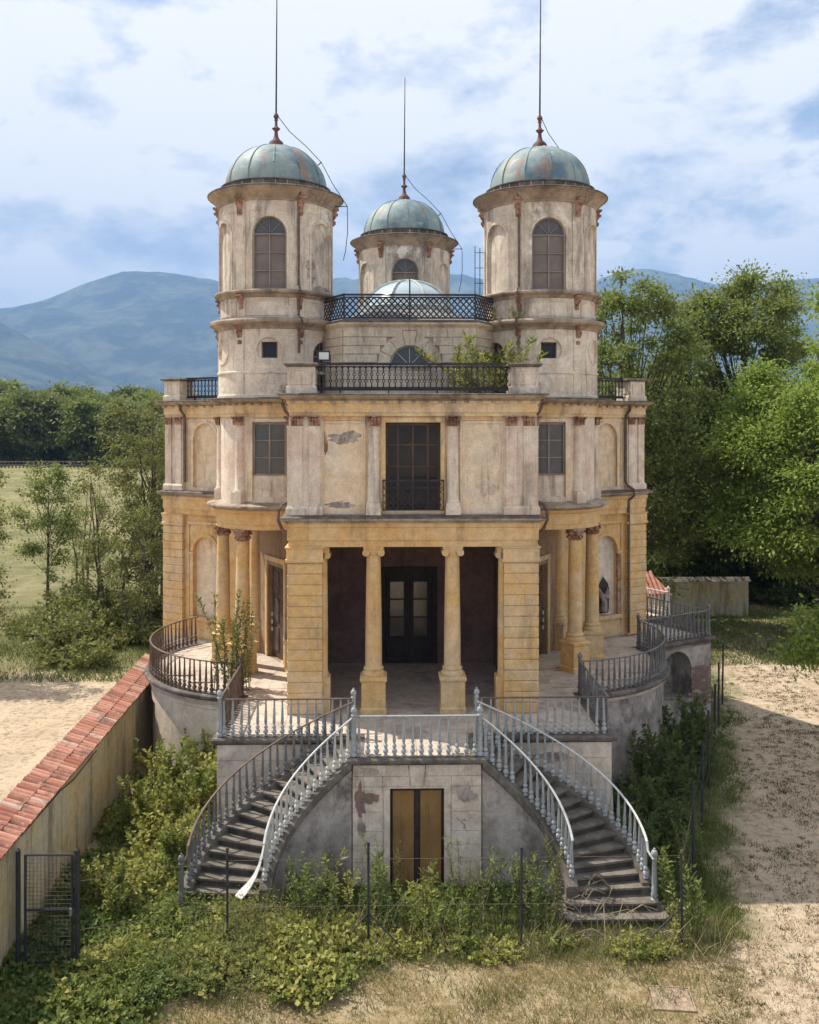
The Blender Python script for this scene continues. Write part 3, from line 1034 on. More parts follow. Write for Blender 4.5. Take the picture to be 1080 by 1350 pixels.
# niche surrounds on the flanks
for sg in (-1, 1):
    m = MB()
    fs = fmap_side(3.20, sg)
    m.strip_arch(fs, 1.86, 1.06, 10.10, 10.72, 0.07, 0.03, legs=False)
    m.fbox(fs, 1.86 - 0.62, 1.86 - 0.53, 8.45, 10.16, -0.04, 0.02, 5)
    m.fbox(fs, 1.86 + 0.53, 1.86 + 0.62, 8.45, 10.16, -0.04, 0.02, 5)
    m.fbox(fs, 1.86 - 0.65, 1.86 - 0.52, 10.161, 10.24, -0.06, 0.02, 5)
    m.fbox(fs, 1.86 + 0.52, 1.86 + 0.65, 10.161, 10.24, -0.06, 0.02, 5)
    m.fbox(fs, 1.08, 1.16, 8.45, 10.86, -0.03, 0.02, 5)
    m.fbox(fs, 1.161, 2.7, 10.79, 10.86, -0.03, 0.02, 5)
    P('upper_niche_surround', m, 'cream_plaster', BOTH)
    m = MB()
    m.strip_arch(fs, 1.86, 1.06, 5.9, 6.66, 0.12, 0.05, legs=False)
    m.fbox(fs, 1.86 - 0.70, 1.86 - 0.51, 6.0, 6.11, -0.08, 0.02, 5)
    m.fbox(fs, 1.86 + 0.51, 1.86 + 0.70, 6.0, 6.11, -0.08, 0.02, 5)
    m.fbox(fs, 1.06, 1.15, 3.05, 7.2, -0.05, 0.02, 5)
    m.fbox(fs, 1.151, 2.7, 7.10, 7.2, -0.05, 0.02, 5)
    m.fbox(fs, 1.151, 2.7, 3.66, 3.80, -0.08, 0.02, 5)
    m.fbox(fs, 1.151, 2.7, 3.05, 3.32, -0.03, 0.02, 5)
    P('lower_niche_surround', m, 'ochre_stone', BOTH)
    for q in (1.86 - 0.605, 1.86 + 0.605):
        m = MB()
        m.fbox(fs, q - 0.075, q + 0.075, 3.81, 5.99, -0.05, 0.02, 5)
        P('niche_pilaster', m, 'terracotta' if sg < 0 else 'ochre_stone', BOTH)
    m = MB()
    m.wall(lambda s_, z_, d_, fs=fs: fs(s_, z_, d_ + 0.14), 1.335, 2.385, 3.81, 6.13, [])
    vv = [fs(1.86, 6.13, 0.14)] + [fs(1.86 + 0.525 * cos(pi * i / 16), 6.13 + 0.525 * sin(pi * i / 16), 0.14) for i in range(17)]
    m.add(vv, [(0, i + 1, i + 2) for i in range(16)])
    P('niche_render', m, 'lime_wash' if sg < 0 else 'cream_plaster', BOTH)


# ================================================================== towers
TAX = radians(210)                         # axis of the left tower, other towers by rotation
TC = (5.0 * cos(TAX) * 0.9965, 5.0 * sin(TAX) * 0.9965)


def cyl(R, a_c):
    """s measured along the wall from world angle a_c (anticlockwise)"""
    return lambda s_, z_, d_: (TC[0] + (R - d_) * cos(a_c + s_ / R), TC[1] + (R - d_) * sin(a_c + s_ / R), z_)


def bay(k):
    return TAX + radians(k)


# upper shaft z 14.85 .. 17.75
SH = 1.81
m = MB()
for k in (0, 60, 120, 180, 240, 300):
    fm = cyl(SH, bay(k))
    hs = radians(30) * SH
    if k in (60, 180, 300):
        op = [dict(c=0, w=1.07, z0=14.87, z1=17.10, arch=True, depth=0.16)]
    else:
        op = [dict(c=0, w=1.05, z0=14.87, z1=17.05, arch=True, depth=0.09)]
    m.wall(fm, -hs, hs, 14.80, 17.76, op, 0.16, True)
P('tower_shaft', m, 'tower_stucco', BOTH)
# hood lines and strips
for k in (0, 60, 120, 180, 240, 300):
    fm = cyl(SH, bay(k))
    m = MB()
    m.strip_arch(fm, 0, 1.07 if k in (60, 180, 300) else 1.05, 14.87, 17.10 if k in (60, 180, 300) else 17.05, 0.07, 0.022)
    for sg in (-1, 1):
        a, b = sorted((sg * 0.62, sg * 0.29))
        m.fbox(fm, a, b, 17.28, 17.305, -0.02, 0.02, 0.1)
        a, b = sorted((sg * 0.66, sg * 0.625))
        m.fbox(fm, a, b, 16.70, 17.305, -0.02, 0.02, 0.1)
    P('arch_moulding', m, 'tower_stucco', BOTH)
    fp = cyl(SH, bay(k + 30))
    m = MB()
    m.fbox(fp, -0.17, 0.17, 14.86, 17.62, -0.035, 0.05, 0.1)
    P('tower_pilaster', m, 'tower_stucco', BOTH)


def corbel(h, w, d):
    mm = MB()
    n_ = 10
    prof = []
    for i in range(n_ + 1):
        t = i / n_
        out_ = d * (0.25 + 0.75 * t ** 1.4) + 0.022 * sin(t * 4 * pi)
        prof.append((out_, t * h))
    vv = []
    for (o_, z_) in prof:
        ww = w / 2 * (0.8 + 0.25 * z_ / h)
        vv += [(-ww, 0, z_), (-ww, -o_, z_), (ww, -o_, z_), (ww, 0, z_)]
    ff = [(0, 1, 2, 3), tuple(n_ * 4 + q for q in (3, 2, 1, 0))]
    for j in range(n_):
        for q in range(4):
            q2 = (q + 1) % 4
            ff.append((j * 4 + q, j * 4 + q2, (j + 1) * 4 + q2, (j + 1) * 4 + q))
    mm.add(vv, ff)
    mm.lohi((-w * 0.62, -d - 0.04, h), (w * 0.62, 0.0, h + 0.05))
    for s_ in (-1, 1):
        mm.tube([(s_ * w * 0.25, -d * 0.75, h * 0.72), (s_ * w * 0.25, -d * 1.08, h * 0.72)], w * 0.2, 7)
    mm.tube([(0, -d * 0.3, h * 0.2), (0, -d * 0.62, h * 0.2)], w * 0.3, 7)
    return mm.mesh('corbel')


cor_big = corbel(0.52, 0.20, 0.16)
cor_mid = corbel(0.40, 0.19, 0.15)
cor_low = corbel(0.55, 0.19, 0.14)
for cm in (cor_big, cor_mid, cor_low):
    cm.materials.append(MATS['terracotta'])
for k in range(6):
    a = bay(30 + 60 * k)
    for me_, R_, z_ in ((cor_big, SH + 0.03, 17.16), (cor_mid, 1.77, 14.26), (cor_low, 1.82, 13.14)):
        o = put('corbel', me_, None, villa, loc=(TC[0] + R_ * cos(a), TC[1] + R_ * sin(a), z_), rz=a + PI2)
        copies += [(o, 1), (o, 2)]

LP = [(0, 0)]


def ring(name, prof, mat, seg=56, rot=BOTH):
    mm = MB()
    mm.lathe(prof, seg, (TC[0], TC[1], 0))
    return P(name, mm, mat, rot)


ring('tower_cornice', [(1.70, 17.58), (1.845, 17.60), (1.85, 17.66), (1.90, 17.70), (1.96, 17.78), (2.06, 17.87), (2.13, 17.93), (2.17, 17.95), (2.17, 17.985)], 'worn_cornice')
ring('cornice_flashing', [(2.165, 17.975), (2.195, 17.975), (2.20, 18.01), (2.17, 18.03), (1.75, 18.10)], 'dark_coping')
ring('dome_kerb', [(1.75, 18.05), (1.74, 18.25), (1.78, 18.27), (1.78, 18.30), (1.60, 18.32)], 'dark_coping')
m = MB()
for i in range(30):
    a = 2 * pi * i / 30
    m.box((TC[0] + 1.745 * cos(a), TC[1] + 1.745 * sin(a), 18.16), (0.035, 0.02, 0.17), a + PI2)
P('kerb_seams', m, 'rubble_render', BOTH, kind='stuff')
# sill ring between shaft and drum (ring 2)
ring('sill_cornice', [(1.72, 14.60), (1.80, 14.62), (1.84, 14.70), (1.93, 14.74), (1.97, 14.76), (1.985, 14.81), (1.96, 14.85), (1.78, 14.88)], 'worn_cornice')
ring('tower_band', [(1.77, 14.0), (1.77, 14.64)], 'tower_stucco')
ring('drum_cornice', [(1.75, 13.62), (1.87, 13.64), (1.89, 13.72), (1.96, 13.76), (2.06, 13.80), (2.12, 13.83), (2.13, 13.90), (2.09, 13.95), (1.76, 14.01)], 'worn_cornice')
# framed panels on the band
for k in (0, 60, 120, 180, 240, 300):
    fm = cyl(1.77, bay(k))
    m = MB()
    for (a, b, zl, zh) in ((-0.72, 0.72, 14.50, 14.53), (-0.72, 0.72, 14.06, 14.09), (-0.72, -0.69, 14.091, 14.499), (0.69, 0.72, 14.091, 14.499)):
        m.fbox(fm, a, b, zl, zh, -0.02, 0.03, 0.12)
    P('band_panel', m, 'tower_stucco', BOTH)
    m = MB()
    m.fbox(cyl(1.77, bay(k + 30)), -0.16, 0.16, 14.02, 14.62, -0.03, 0.05, 0.1)
    m.fbox(cyl(1.84, bay(k + 30)), -0.15, 0.15, 11.55, 13.63, -0.03, 0.05, 0.1)
    P('drum_pilaster', m, 'tower_stucco', BOTH)
# drum with oculi and the arched doors onto the roof
DR = 1.84
m = MB()
for k in (0, 60, 120, 180, 240, 300):
    fm = cyl(DR, bay(k))
    hs = radians(30) * DR
    if k in (60, 300):
        op = [dict(c=0, w=0.78, z0=12.60, z1=13.38, circ=True, depth=0.06, back=False)]
    elif k == 0:
        op = [dict(c=0, w=0.78, z0=12.60, z1=13.38, circ=True, depth=0.07)]
    elif k in (120, 240):
        op = [dict(c=0, w=0.95, z0=11.55, z1=13.30, arch=True, depth=0.20)]
    else:
        op = []
    m.wall(fm, -hs, hs, 11.48, 13.66, op, 0.16, True)
    if k in (60, 300):          # plate with a square hole behind the round recess
        f2 = cyl(DR - 0.06, bay(k))
        m.wall(f2, -0.42, 0.42, 12.55, 13.43, [dict(c=0, w=0.50, z0=12.74, z1=13.24, depth=0.3, back=False)], 0.16, True)
P('tower_drum', m, 'tower_stucco', BOTH)
ring('drum_string', [(1.82, 12.26), (1.875, 12.27), (1.885, 12.31), (1.875, 12.34), (1.82, 12.36)], 'tower_stucco')
ring('drum_plinth', [(1.80, 11.46), (1.885, 11.47), (1.885, 11.60), (1.82, 11.63)], 'tower_stucco')
for k in (0, 60, 300):
    fm = cyl(DR, bay(k))
    m = MB()
    vv, ff = [], []
    for i in range(29):
        t = 2 * pi * i / 28
        for (r_, d_) in ((0.39, -0.022), (0.44, -0.022), (0.44, 0.03), (0.39, 0.03)):
            vv.append(fm(r_ * cos(t), 12.99 + r_ * sin(t), d_))
    for i in range(28):
        for q in range(4):
            q2 = (q + 1) % 4
            ff.append((i * 4 + q, i * 4 + q2, (i + 1) * 4 + q2, (i + 1) * 4 + q))
    m.add(vv, ff)
    P('oculus_ring', m, 'tower_stucco', BOTH)


def flat_pane(fm, a, b, zl, zh, d, arch=False, seg=10):
    mm = MB()
    k = max(1, int(math.ceil((b - a) / 0.14)))
    tl, tv_ = random.uniform(-0.012, 0.012), random.uniform(-0.012, 0.012)
    d0 = d
    for i in range(k):
        p, q = a + (b - a) * i / k, a + (b - a) * (i + 1) / k
        e0, e1 = tl * i / k, tl * (i + 1) / k
        mm.add([fm(p, zl, d + e0), fm(q, zl, d + e1), fm(q, zh, d + e1 + tv_), fm(p, zh, d + e0 + tv_)], [(0, 1, 2, 3)], True)
    return mm


def arched_window(fm, w, zb, zt, d, gl, rows=3, frame='window_frame'):
    """frame mesh with a child pane for every light"""
    r = w / 2
    zs = zt - r
    m = MB()
    t = 0.022
    for (a, b, zl, zh) in ((-r, -r + 0.035, zb, zs), (r - 0.035, r, zb, zs), (-t, t, zb + 0.041, zs - 0.021), (-r + 0.036, r - 0.036, zb, zb + 0.04), (-r, r, zs - 0.02, zs + 0.02)):
        m.fbox(fm, a, b, zl, zh, d - 0.05, d - 0.001, 0.12)
    for i in range(1, rows):
        zz_ = zb + (zs - zb) * i / rows
        for a, b in ((-r + 0.036, -t - 0.001), (t + 0.001, r - 0.036)):
            m.fbox(fm, a, b, zz_ - 0.012, zz_ + 0.012, d - 0.045, d - 0.001, 0.12)
    m.strip_arch(fm, 0, w - 0.07, zs, zt - 0.035, 0.035, 0.05 - d, 0.049, legs=False)
    for an in (45, 90, 135):
        c_, s_ = cos(radians(an)), sin(radians(an))
        p0 = (0.06 * c_, zs + 0.06 * s_)
        p1 = ((r - 0.03) * c_, zs + (r - 0.03) * s_)
        nx, nz = -s_ * 0.010, c_ * 0.010
        vv = []
        for (pp, sg) in ((p0, 1), (p0, -1), (p1, -1), (p1, 1)):
            for dd in (d - 0.045, d - 0.002):
                vv.append(fm(pp[0] + nx * sg, pp[1] + nz * sg, dd))
        m.add(vv, [(0, 2, 4, 6), (1, 7, 5, 3), (0, 1, 3, 2), (2, 3, 5, 4), (4, 5, 7, 6), (6, 7, 1, 0)])
    o = put('arched_window', m, frame, villa)
    for i in range(rows):
        z0_, z1_ = zb + (zs - zb) * i / rows, zb + (zs - zb) * (i + 1) / rows
        for a, b in ((-r + 0.01, 0), (0, r - 0.01)):
            put('window_pane', flat_pane(fm, a, b, z0_, z1_, d + random.uniform(0, 0.006)), gl, o)
    for q in range(4):
        mm = MB()
        vv = [fm(0, zs, d)]
        for i in range(6):
            t_ = radians(45 * q + 45 * i / 5)
            vv.append(fm(r * cos(t_), zs + r * sin(t_), d))
        mm.add(vv, [(0, i + 1, i + 2) for i in range(5)])
        put('fan_pane', mm, 'grey_glass' if gl == 'dusty_glass' else gl, o)
    return o


for k in (60, 180, 300):
    o = arched_window(cyl(SH, bay(k)), 1.07, 14.87, 17.10, 0.13, 'dusty_glass')
    copies += [(o, 1), (o, 2)]
for k in (120, 240):
    o = arched_window(cyl(DR, bay(k)), 0.95, 11.55, 13.30, 0.17, 'grey_glass')
    copies += [(o, 1), (o, 2)]
for k in (60, 300):
    fm = cyl(DR - 0.06, bay(k))
    m = MB()
    for (a, b, zl, zh) in ((-0.25, -0.21, 12.74, 13.24), (0.21, 0.25, 12.74, 13.24), (-0.209, 0.209, 12.74, 12.78), (-0.209, 0.209, 13.20, 13.24)):
        m.fbox(fm, a, b, zl, zh, 0.12, 0.17, 0.3)
    o = put('square_window', m, 'brown_wood', villa)
    put('window_pane', flat_pane(fm, -0.25, 0.25, 12.74, 13.24, 0.165), 'dark_glass', o)
    copies += [(o, 1), (o, 2)]
# first floor of the tower
FR = 1.76
m = MB()
for k in (0, 60, 120, 180, 240, 300):
    fm = cyl(FR, bay(k))
    hs = radians(30) * FR
    op = [dict(c=0, w=1.06, z0=8.45, z1=10.76, depth=0.10)] if k in (60, 300) else []
    m.wall(fm, -hs, hs, 8.2, 10.95, op, 0.16, True)
P('tower_wall', m, 'pale_stucco', BOTH)
for k in (60, 300):
    fm = cyl(FR, bay(k))
    m = MB()
    zb, zt = 9.13, 10.74
    for (a, b, zl, zh) in ((-0.53, -0.47, zb, zt), (0.47, 0.53, zb, zt), (-0.025, 0.025, zb + 0.051, zt - 0.051), (-0.469, 0.469, zb, zb + 0.05), (-0.469, 0.469, zt - 0.05, zt)):
        m.fbox(fm, a, b, zl, zh, 0.03, 0.09, 0.12)
    for i in (1, 2):
        zz_ = zb + (zt - zb) * i / 3
        for a, b in ((-0.469, -0.026), (0.026, 0.469)):
            m.fbox(fm, a, b, zz_ - 0.016, zz_ + 0.016, 0.04, 0.09, 0.12)
    o = put('casement_window', m, 'window_frame', villa)
    for i in range(3):
        for a, b in ((-0.5, 0), (0, 0.5)):
            put('window_pane', flat_pane(fm, a, b, zb + (zt - zb) * i / 3, zb + (zt - zb) * (i + 1) / 3, 0.082 + random.uniform(0, 0.012)), 'grey_glass', o)
    copies += [(o, 1), (o, 2)]
    m = MB()
    m.fbox(fm, -0.53, 0.53, 8.45, 9.12, 0.06, 0.099, 0.12)
    P('window_apron', m, 'tower_stucco', BOTH)
    m = MB()
    for (a, b, zl, zh) in ((-0.70, -0.53, 8.32, 10.78), (0.53, 0.70, 8.32, 10.78), (-0.70, 0.70, 10.781, 10.87)):
        m.fbox(fm, a, b, zl, zh, -0.035, 0.03, 0.12)
    P('window_surround', m, 'cream_plaster', BOTH)
for k in (-92, -28, 28, 92):
    a = bay(k)
    m = MB()
    m.lathe([(0.185, 8.60), (0.19, 8.65), (0.16, 8.69), (0.155, 9.4), (0.14, 10.62), (0.165, 10.63), (0.165, 10.66), (0.14, 10.67)], 16)
    o = put('half_column', m, 'pale_stucco', villa, loc=(TC[0] + 1.76 * cos(a), TC[1] + 1.76 * sin(a), 0), rz=a + PI2)
    b = MB()
    b.lohi((-0.19, -0.21, 8.2), (0.19, 0.1, 8.60))
    put('pedestal', b, 'pale_stucco', o)
    put('column_capital', cap_me, None, o, loc=(0, -0.07, 10.67))
    copies += [(o, 1), (o, 2)]
ring('upper_ring_frieze', [(1.70, 10.925), (1.82, 10.925), (1.82, 11.02), (1.85, 11.03), (1.85, 11.25), (1.89, 11.27), (1.89, 11.34)], 'frieze_ochre')
ring('upper_ring_cornice', [(1.80, 11.33), (1.93, 11.332), (1.94, 11.37), (2.02, 11.385), (2.08, 11.42), (2.12, 11.44), (2.12, 11.485)], 'worn_cornice')
ring('upper_ring_coping', [(2.10, 11.475), (2.15, 11.475), (2.155, 11.505), (2.12, 11.515), (1.80, 11.54)], 'dark_coping')
m = MB()
for i in range(44):
    a = 2 * pi * i / 44
    m.box((TC[0] + 1.95 * cos(a), TC[1] + 1.95 * sin(a), 11.31), (0.14, 0.11, 0.05), a)
P('ring_brackets', m, 'worn_cornice', BOTH, kind='stuff')
# porch entablature, balcony ring, soffit
ring('porch_frieze', [(1.45, 7.47), (1.90, 7.452), (1.90, 7.60), (1.93, 7.61), (1.93, 7.92), (1.97, 7.94), (2.02, 8.0), (2.02, 8.05)], 'ochre_plaster')
ring('balcony_cornice', [(1.90, 8.045), (2.05, 8.05), (2.12, 8.09), (2.20, 8.12), (2.22, 8.15), (2.21, 8.19), (1.72, 8.30)], 'worn_cornice')
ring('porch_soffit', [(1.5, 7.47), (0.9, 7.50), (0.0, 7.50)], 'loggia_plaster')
# back wall of the porch on the diameter, with the door
dirp = (cos(TAX + PI2), sin(TAX + PI2))
nin = (cos(TAX), sin(TAX))


def porch(s_, z_, d_):
    return (TC[0] + dirp[0] * s_ - nin[0] * d_, TC[1] + dirp[1] * s_ - nin[1] * d_, z_)


m = MB()
m.wall(porch, -1.9, 1.9, Z0, 7.5, [dict(c=0, w=1.35, z0=Z0, z1=6.05, depth=0.3)])
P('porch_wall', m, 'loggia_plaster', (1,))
m = MB()
m.fbox(porch, -0.82, -0.675, Z0, 6.2, -0.05, 0.02, 5)
m.fbox(porch, 0.675, 0.82, Z0, 6.2, -0.05, 0.02, 5)
m.fbox(porch, -0.82, 0.82, 6.201, 6.36, -0.07, 0.02, 5)
P('door_surround', m, 'ochre_stone', (1,))
m = MB()
for (a, b) in ((-0.67, -0.005), (0.005, 0.67)):
    m.fbox(porch, a, b, Z0 + 0.02, 6.04, 0.16, 0.22, 5)
    for zl, zh in ((3.25, 4.0), (4.2, 4.95), (5.1, 5.85)):
        m.fbox(porch, a + 0.1, b - 0.1, zl, zh, 0.13, 0.17, 5)
o = put('porch_door', m, 'brown_wood', villa)
hm = MB()
for s_ in (-0.6, 0.6):
    for zz_ in (3.9, 4.15, 4.4):
        hm.box((porch(s_, zz_, 0.12)), (0.05, 0.05, 0.13))
put('door_hinge', hm, 'white_paint', o)
copies.append((o, 1))
# free columns of the porch
for k in (-30, 30, 90, -90):
    a = bay(k)
    o = ionic_column(TC[0] + 1.72 * cos(a), TC[1] + 1.72 * sin(a), a + PI2, r=0.228, ped=0.62, ped_h=0.95, name='tower_column')
    copies.append((o, 1))

# ---- domes ---------------------------------------------------------------------------
def dome_z(t):
    return 18.31 + 1.43 * sin(t)


for q in range(12):
    m = MB()
    a0, a1 = radians(30 * q + 4), radians(30 * (q + 1) + 4)
    vv, ff = [], []
    NT_, NA = 12, 5
    for j in range(NT_ + 1):
        t = PI2 * j / NT_
        rr = 1.63 * cos(t) ** 0.92 if j < NT_ else 0.02
        for i in range(NA + 1):
            w_ = i / NA
            a = a0 + (a1 - a0) * w_
            bulge = 1 + 0.006 * sin(pi * w_) + 0.010 * mnoise.noise(Vector((q * 3.1 + w_ * 2, t * 3, 0)))
            vv.append((TC[0] + rr * bulge * cos(a), TC[1] + rr * bulge * sin(a), dome_z(t)))
    for j in range(NT_):
        for i in range(NA):
            ff.append((j * (NA + 1) + i, j * (NA + 1) + i + 1, (j + 1) * (NA + 1) + i + 1, (j + 1) * (NA + 1) + i))
    m.add(vv, ff, True)
    P('dome_panel', m, 'copper', BOTH)
m = MB()
for q in range(12):
    a = radians(30 * q + 4)
    m.tube([(TC[0] + 1.64 * cos(t) ** 0.92 * cos(a) if t < 1.5 else TC[0], TC[1] + 1.64 * cos(t) ** 0.92 * sin(a) if t < 1.5 else TC[1], dome_z(t) + 0.005) for t in [PI2 * i / 12 for i in range(13)]], 0.017, 5)
P('dome_seams', m, 'copper', BOTH, kind='stuff')


def finial(c, top):
    m = MB()
    zf = 19.66
    m.lathe([(0.0, zf), (0.25, zf), (0.25, zf + 0.05), (0.235, zf + 0.07), (0.235, zf + 0.20), (0.20, zf + 0.25), (0.10, zf + 0.34), (0.065, zf + 0.46), (0.055, zf + 0.58), (0.10, zf + 0.63), (0.14, zf + 0.67),
             (0.075, zf + 0.72), (0.045, zf + 0.78), (0.045, zf + 0.92), (0.07, zf + 0.95), (0.045, zf + 0.99)], 14, c)
    m.lathe([(0.0, zf + 0.98), (0.06, zf + 1.0), (0.095, zf + 1.07), (0.06, zf + 1.15), (0.02, zf + 1.17)], 12, c)
    o = put('finial', m, 'rust_red', villa)
    r_ = MB()
    r_.tube([(c[0], c[1], zf + 1.12), (c[0] + 0.01, c[1], (zf + top) / 2), (c[0] + 0.03, c[1], top)], [0.030, 0.024, 0.013], 6)
    put('lightning_rod', r_, 'iron_dark', o)


T_L, T_R, T_B = (-4.315, -2.49, 0), (4.315, -2.49, 0), (0, 4.983, 0)
finial(T_L, 25.35)
finial(T_R, 25.35)
finial(T_B, 24.75)
for (c, far_) in ((T_L, True), (T_R, False), (T_B, True)):
    m = MB()
    k = 1 if far_ else 0.62
    pts = [(c[0] + 0.05, c[1], 20.75), (c[0] + 0.45 * k, c[1] - 0.05, 20.22), (c[0] + 1.0 * k, c[1] - 0.1, 19.72), (c[0] + 1.48 * k, c[1] - 0.15, 19.20)]
    if far_:
        pts += [(c[0] + 1.85, c[1] - 0.2, 18.5), (c[0] + 2.33, c[1] - 0.25, 17.75), (c[0] + 2.34, c[1] - 0.25, 16.9), (c[0] + 2.27, c[1] - 0.25, 16.3), (c[0] + 2.2, c[1] - 0.25, 16.0)]
    m.tube(pts, 0.012, 4)
    o = put('lightning_cable', m, 'iron_dark', villa)
    if far_:
        m = MB()
        m.tube([(c[0] + 1.28, c[1] - 0.15, 19.03), (c[0] + 1.49, c[1] - 0.15, 19.21)], 0.02, 5)
        m.tube([(c[0] + 1.8, c[1] - 0.25, 17.745), (c[0] + 2.34, c[1] - 0.25, 17.75)], 0.015, 5)
        put('cable_stay', m, 'iron_dark', o)

# ---- attic between the towers ------------------------------------------------------------
AV, AHW = 4.30, 2.05
att = []
for k in range(3):
    for s_ in (-1, 1):
        a = A120 * k
        px_, py_ = s_ * AHW, -AV
        att.append((px_ * cos(a) - py_ * sin(a), px_ * sin(a) + py_ * cos(a)))
m = MB()
fa = fmap_front(AV)
m.wall(fa, -AHW, AHW, 11.4, 13.66, [dict(c=0, w=1.20, z0=12.45, z1=13.12, arch=True, depth=0.22)])
for i in (1, 2, 3, 4, 5):
    a_, b_ = att[i], att[(i + 1) % 6]
    m.add([(a_[0], a_[1], 11.4), (b_[0], b_[1], 11.4), (b_[0], b_[1], 13.66), (a_[0], a_[1], 13.66)], [(0, 1, 2, 3)])
attic = put('attic_wall', m, 'worn_cornice', villa)
# ashlar courses
rows_z = [11.55 + 0.262 * i for i in range(9)]
R_V = 1.02
zs_l = 13.12 - 0.60
for i in range(8):
    zl, zh = rows_z[i] + 0.009, rows_z[i + 1] - 0.009
    zm = (zl + zh) / 2
    if zm < 12.45:
        stop = 0.0
    elif zm < zs_l:
        stop = 0.64
    else:
        q = R_V ** 2 - (zm - zs_l) ** 2
        stop = sqrt(q) if q > 0 else 0.0
    segs = []
    if stop > 0.05:
        segs = [(-AHW, -stop), (stop, AHW)]
    else:
        segs = [(-AHW, AHW)]
    for (a, b) in segs:
        L = b - a
        nblk = max(1, round(L / (1.05 if i % 2 else 0.85)))
        cuts = [a + L * j / nblk + (random.uniform(-0.08, 0.08) if 0 < j < nblk else 0) for j in range(nblk + 1)]
        for c0, c1 in zip(cuts, cuts[1:]):
            mm = MB()
            mm.fbox(fa, c0 + 0.008, c1 - 0.008, zl, zh, -0.032 - random.uniform(0, 0.006), 0.01, 9)
            put('ashlar_block', mm, 'attic_stone', attic)
    # the returns beside the towers
    for (p, q2) in ((att[0], att[5]), (att[1], att[2])):
        mm = MB()
        d_ = Vector((q2[0] - p[0], q2[1] - p[1])).normalized()
        nrm = Vector((d_.y, -d_.x))
        if nrm.y > 0:
            nrm = -nrm
        fr = (lambda p=p, d_=d_, nrm=nrm: (lambda s_, z_, dd: (p[0] + d_.x * s_ - nrm.x * dd, p[1] + d_.y * s_ - nrm.y * dd, z_)))()
        mm.fbox(fr, 0.01, 1.6, zl, zh, -0.032, 0.01, 9)
        put('ashlar_block', mm, 'attic_stone', attic)
for i in range(7):
    t0, t1 = pi * i / 7 + 0.012, pi * (i + 1) / 7 - 0.012
    mm = MB()
    vv = []
    for dd in (-0.026, 0.01):
        for (r_, t) in ((0.63, t0), (R_V - 0.02 + (0.08 if i == 3 else 0), t0), (R_V - 0.02 + (0.08 if i == 3 else 0), t1), (0.63, t1)):
            vv.append(fa(r_ * cos(t), zs_l + r_ * sin(t), dd))
    mm.add(vv, [(0, 1, 2, 3), (7, 6, 5, 4), (0, 4, 5, 1), (1, 5, 6, 2), (2, 6, 7, 3), (3, 7, 4, 0)])
    put('voussoir', mm, 'attic_stone', attic)
arched_window(fa, 1.20, 12.45, 13.12, 0.18, 'grey_glass', 1, 'skylight_frame')
m = MB()
m.sweep(att, [(-o_, z_) for o_, z_ in [(-0.3, 13.60), (0.02, 13.60), (0.04, 13.68), (0.12, 13.74), (0.16, 13.78), (0.16, 13.83), (-0.3, 13.86)]], True)
P('attic_cornice', m, 'attic_stone')
m = MB()
m.sweep(att, [(-o_, z_) for o_, z_ in [(-0.25, 13.855), (0.185, 13.835), (0.19, 13.875), (-0.02, 13.93), (-0.25, 13.93)]], True)
P('attic_coping', m, 'dark_coping')
m = MB()
m.add([(p[0] * 1.0, p[1] * 1.0, 13.87) for p in att] + [(p[0] * 0.33, p[1] * 0.33, 14.62) for p in att], [(i, (i + 1) % 6, 6 + (i + 1) % 6, 6 + i) for i in range(6)] + [(6, 7, 8, 9, 10, 11)])
P('attic_roof', m, 'dull_paint')
# trellis railing on the attic
pts = [(-3.02, -2.62), (-2.02, -4.36), (2.02, -4.36), (3.02, -2.62)]
m = MB()
for zz_ in (13.97, 14.68, 14.60):
    for p, q in zip(pts, pts[1:]):
        d_ = (Vector(q) - Vector(p))
        m.box(((p[0] + q[0]) / 2, (p[1] + q[1]) / 2, zz_), (d_.length, 0.045, 0.045 if zz_ < 14.65 else 0.06), atan2(d_.y, d_.x))
for p in pts:
    m.lohi((p[0] - 0.025, p[1] - 0.025, 13.9), (p[0] + 0.025, p[1] + 0.025, 14.72))
m.lohi((-0.022, -4.39, 13.9), (0.022, -4.34, 15.15))
trel = put('trellis_railing', m, 'iron_dark', villa)
for p, q in zip(pts, pts[1:]):
    d_ = Vector(q) - Vector(p)
    L = d_.length
    H = 0.60
    n_ = max(1, round(L / 0.185))
    st = L / n_
    for i in range(-3, n_):
        for sg in (1, -1):
            a, b = i * st, i * st + st * 3.0
            za, zb = (13.99, 13.99 + H) if sg > 0 else (13.99 + H, 13.99)
            # clip to the bay
            if a < 0:
                za += (zb - za) * (-a) / (b - a)
                a = 0
            if b > L:
                zb -= (zb - za) * (b - L) / (b - a)
                b = L
            if b - a < 0.03:
                continue
            mm = MB()
            u = d_.normalized()
            o_ = 0.012 * sg
            pa = (p[0] + u.x * a + u.y * o_, p[1] + u.y * a - u.x * o_, za)
            pb = (p[0] + u.x * b + u.y * o_, p[1] + u.y * b - u.x * o_, zb)
            mm.tube([pa, pb], 0.022, 4, False)
            put('lattice_bar', mm, 'iron_dark', trel)
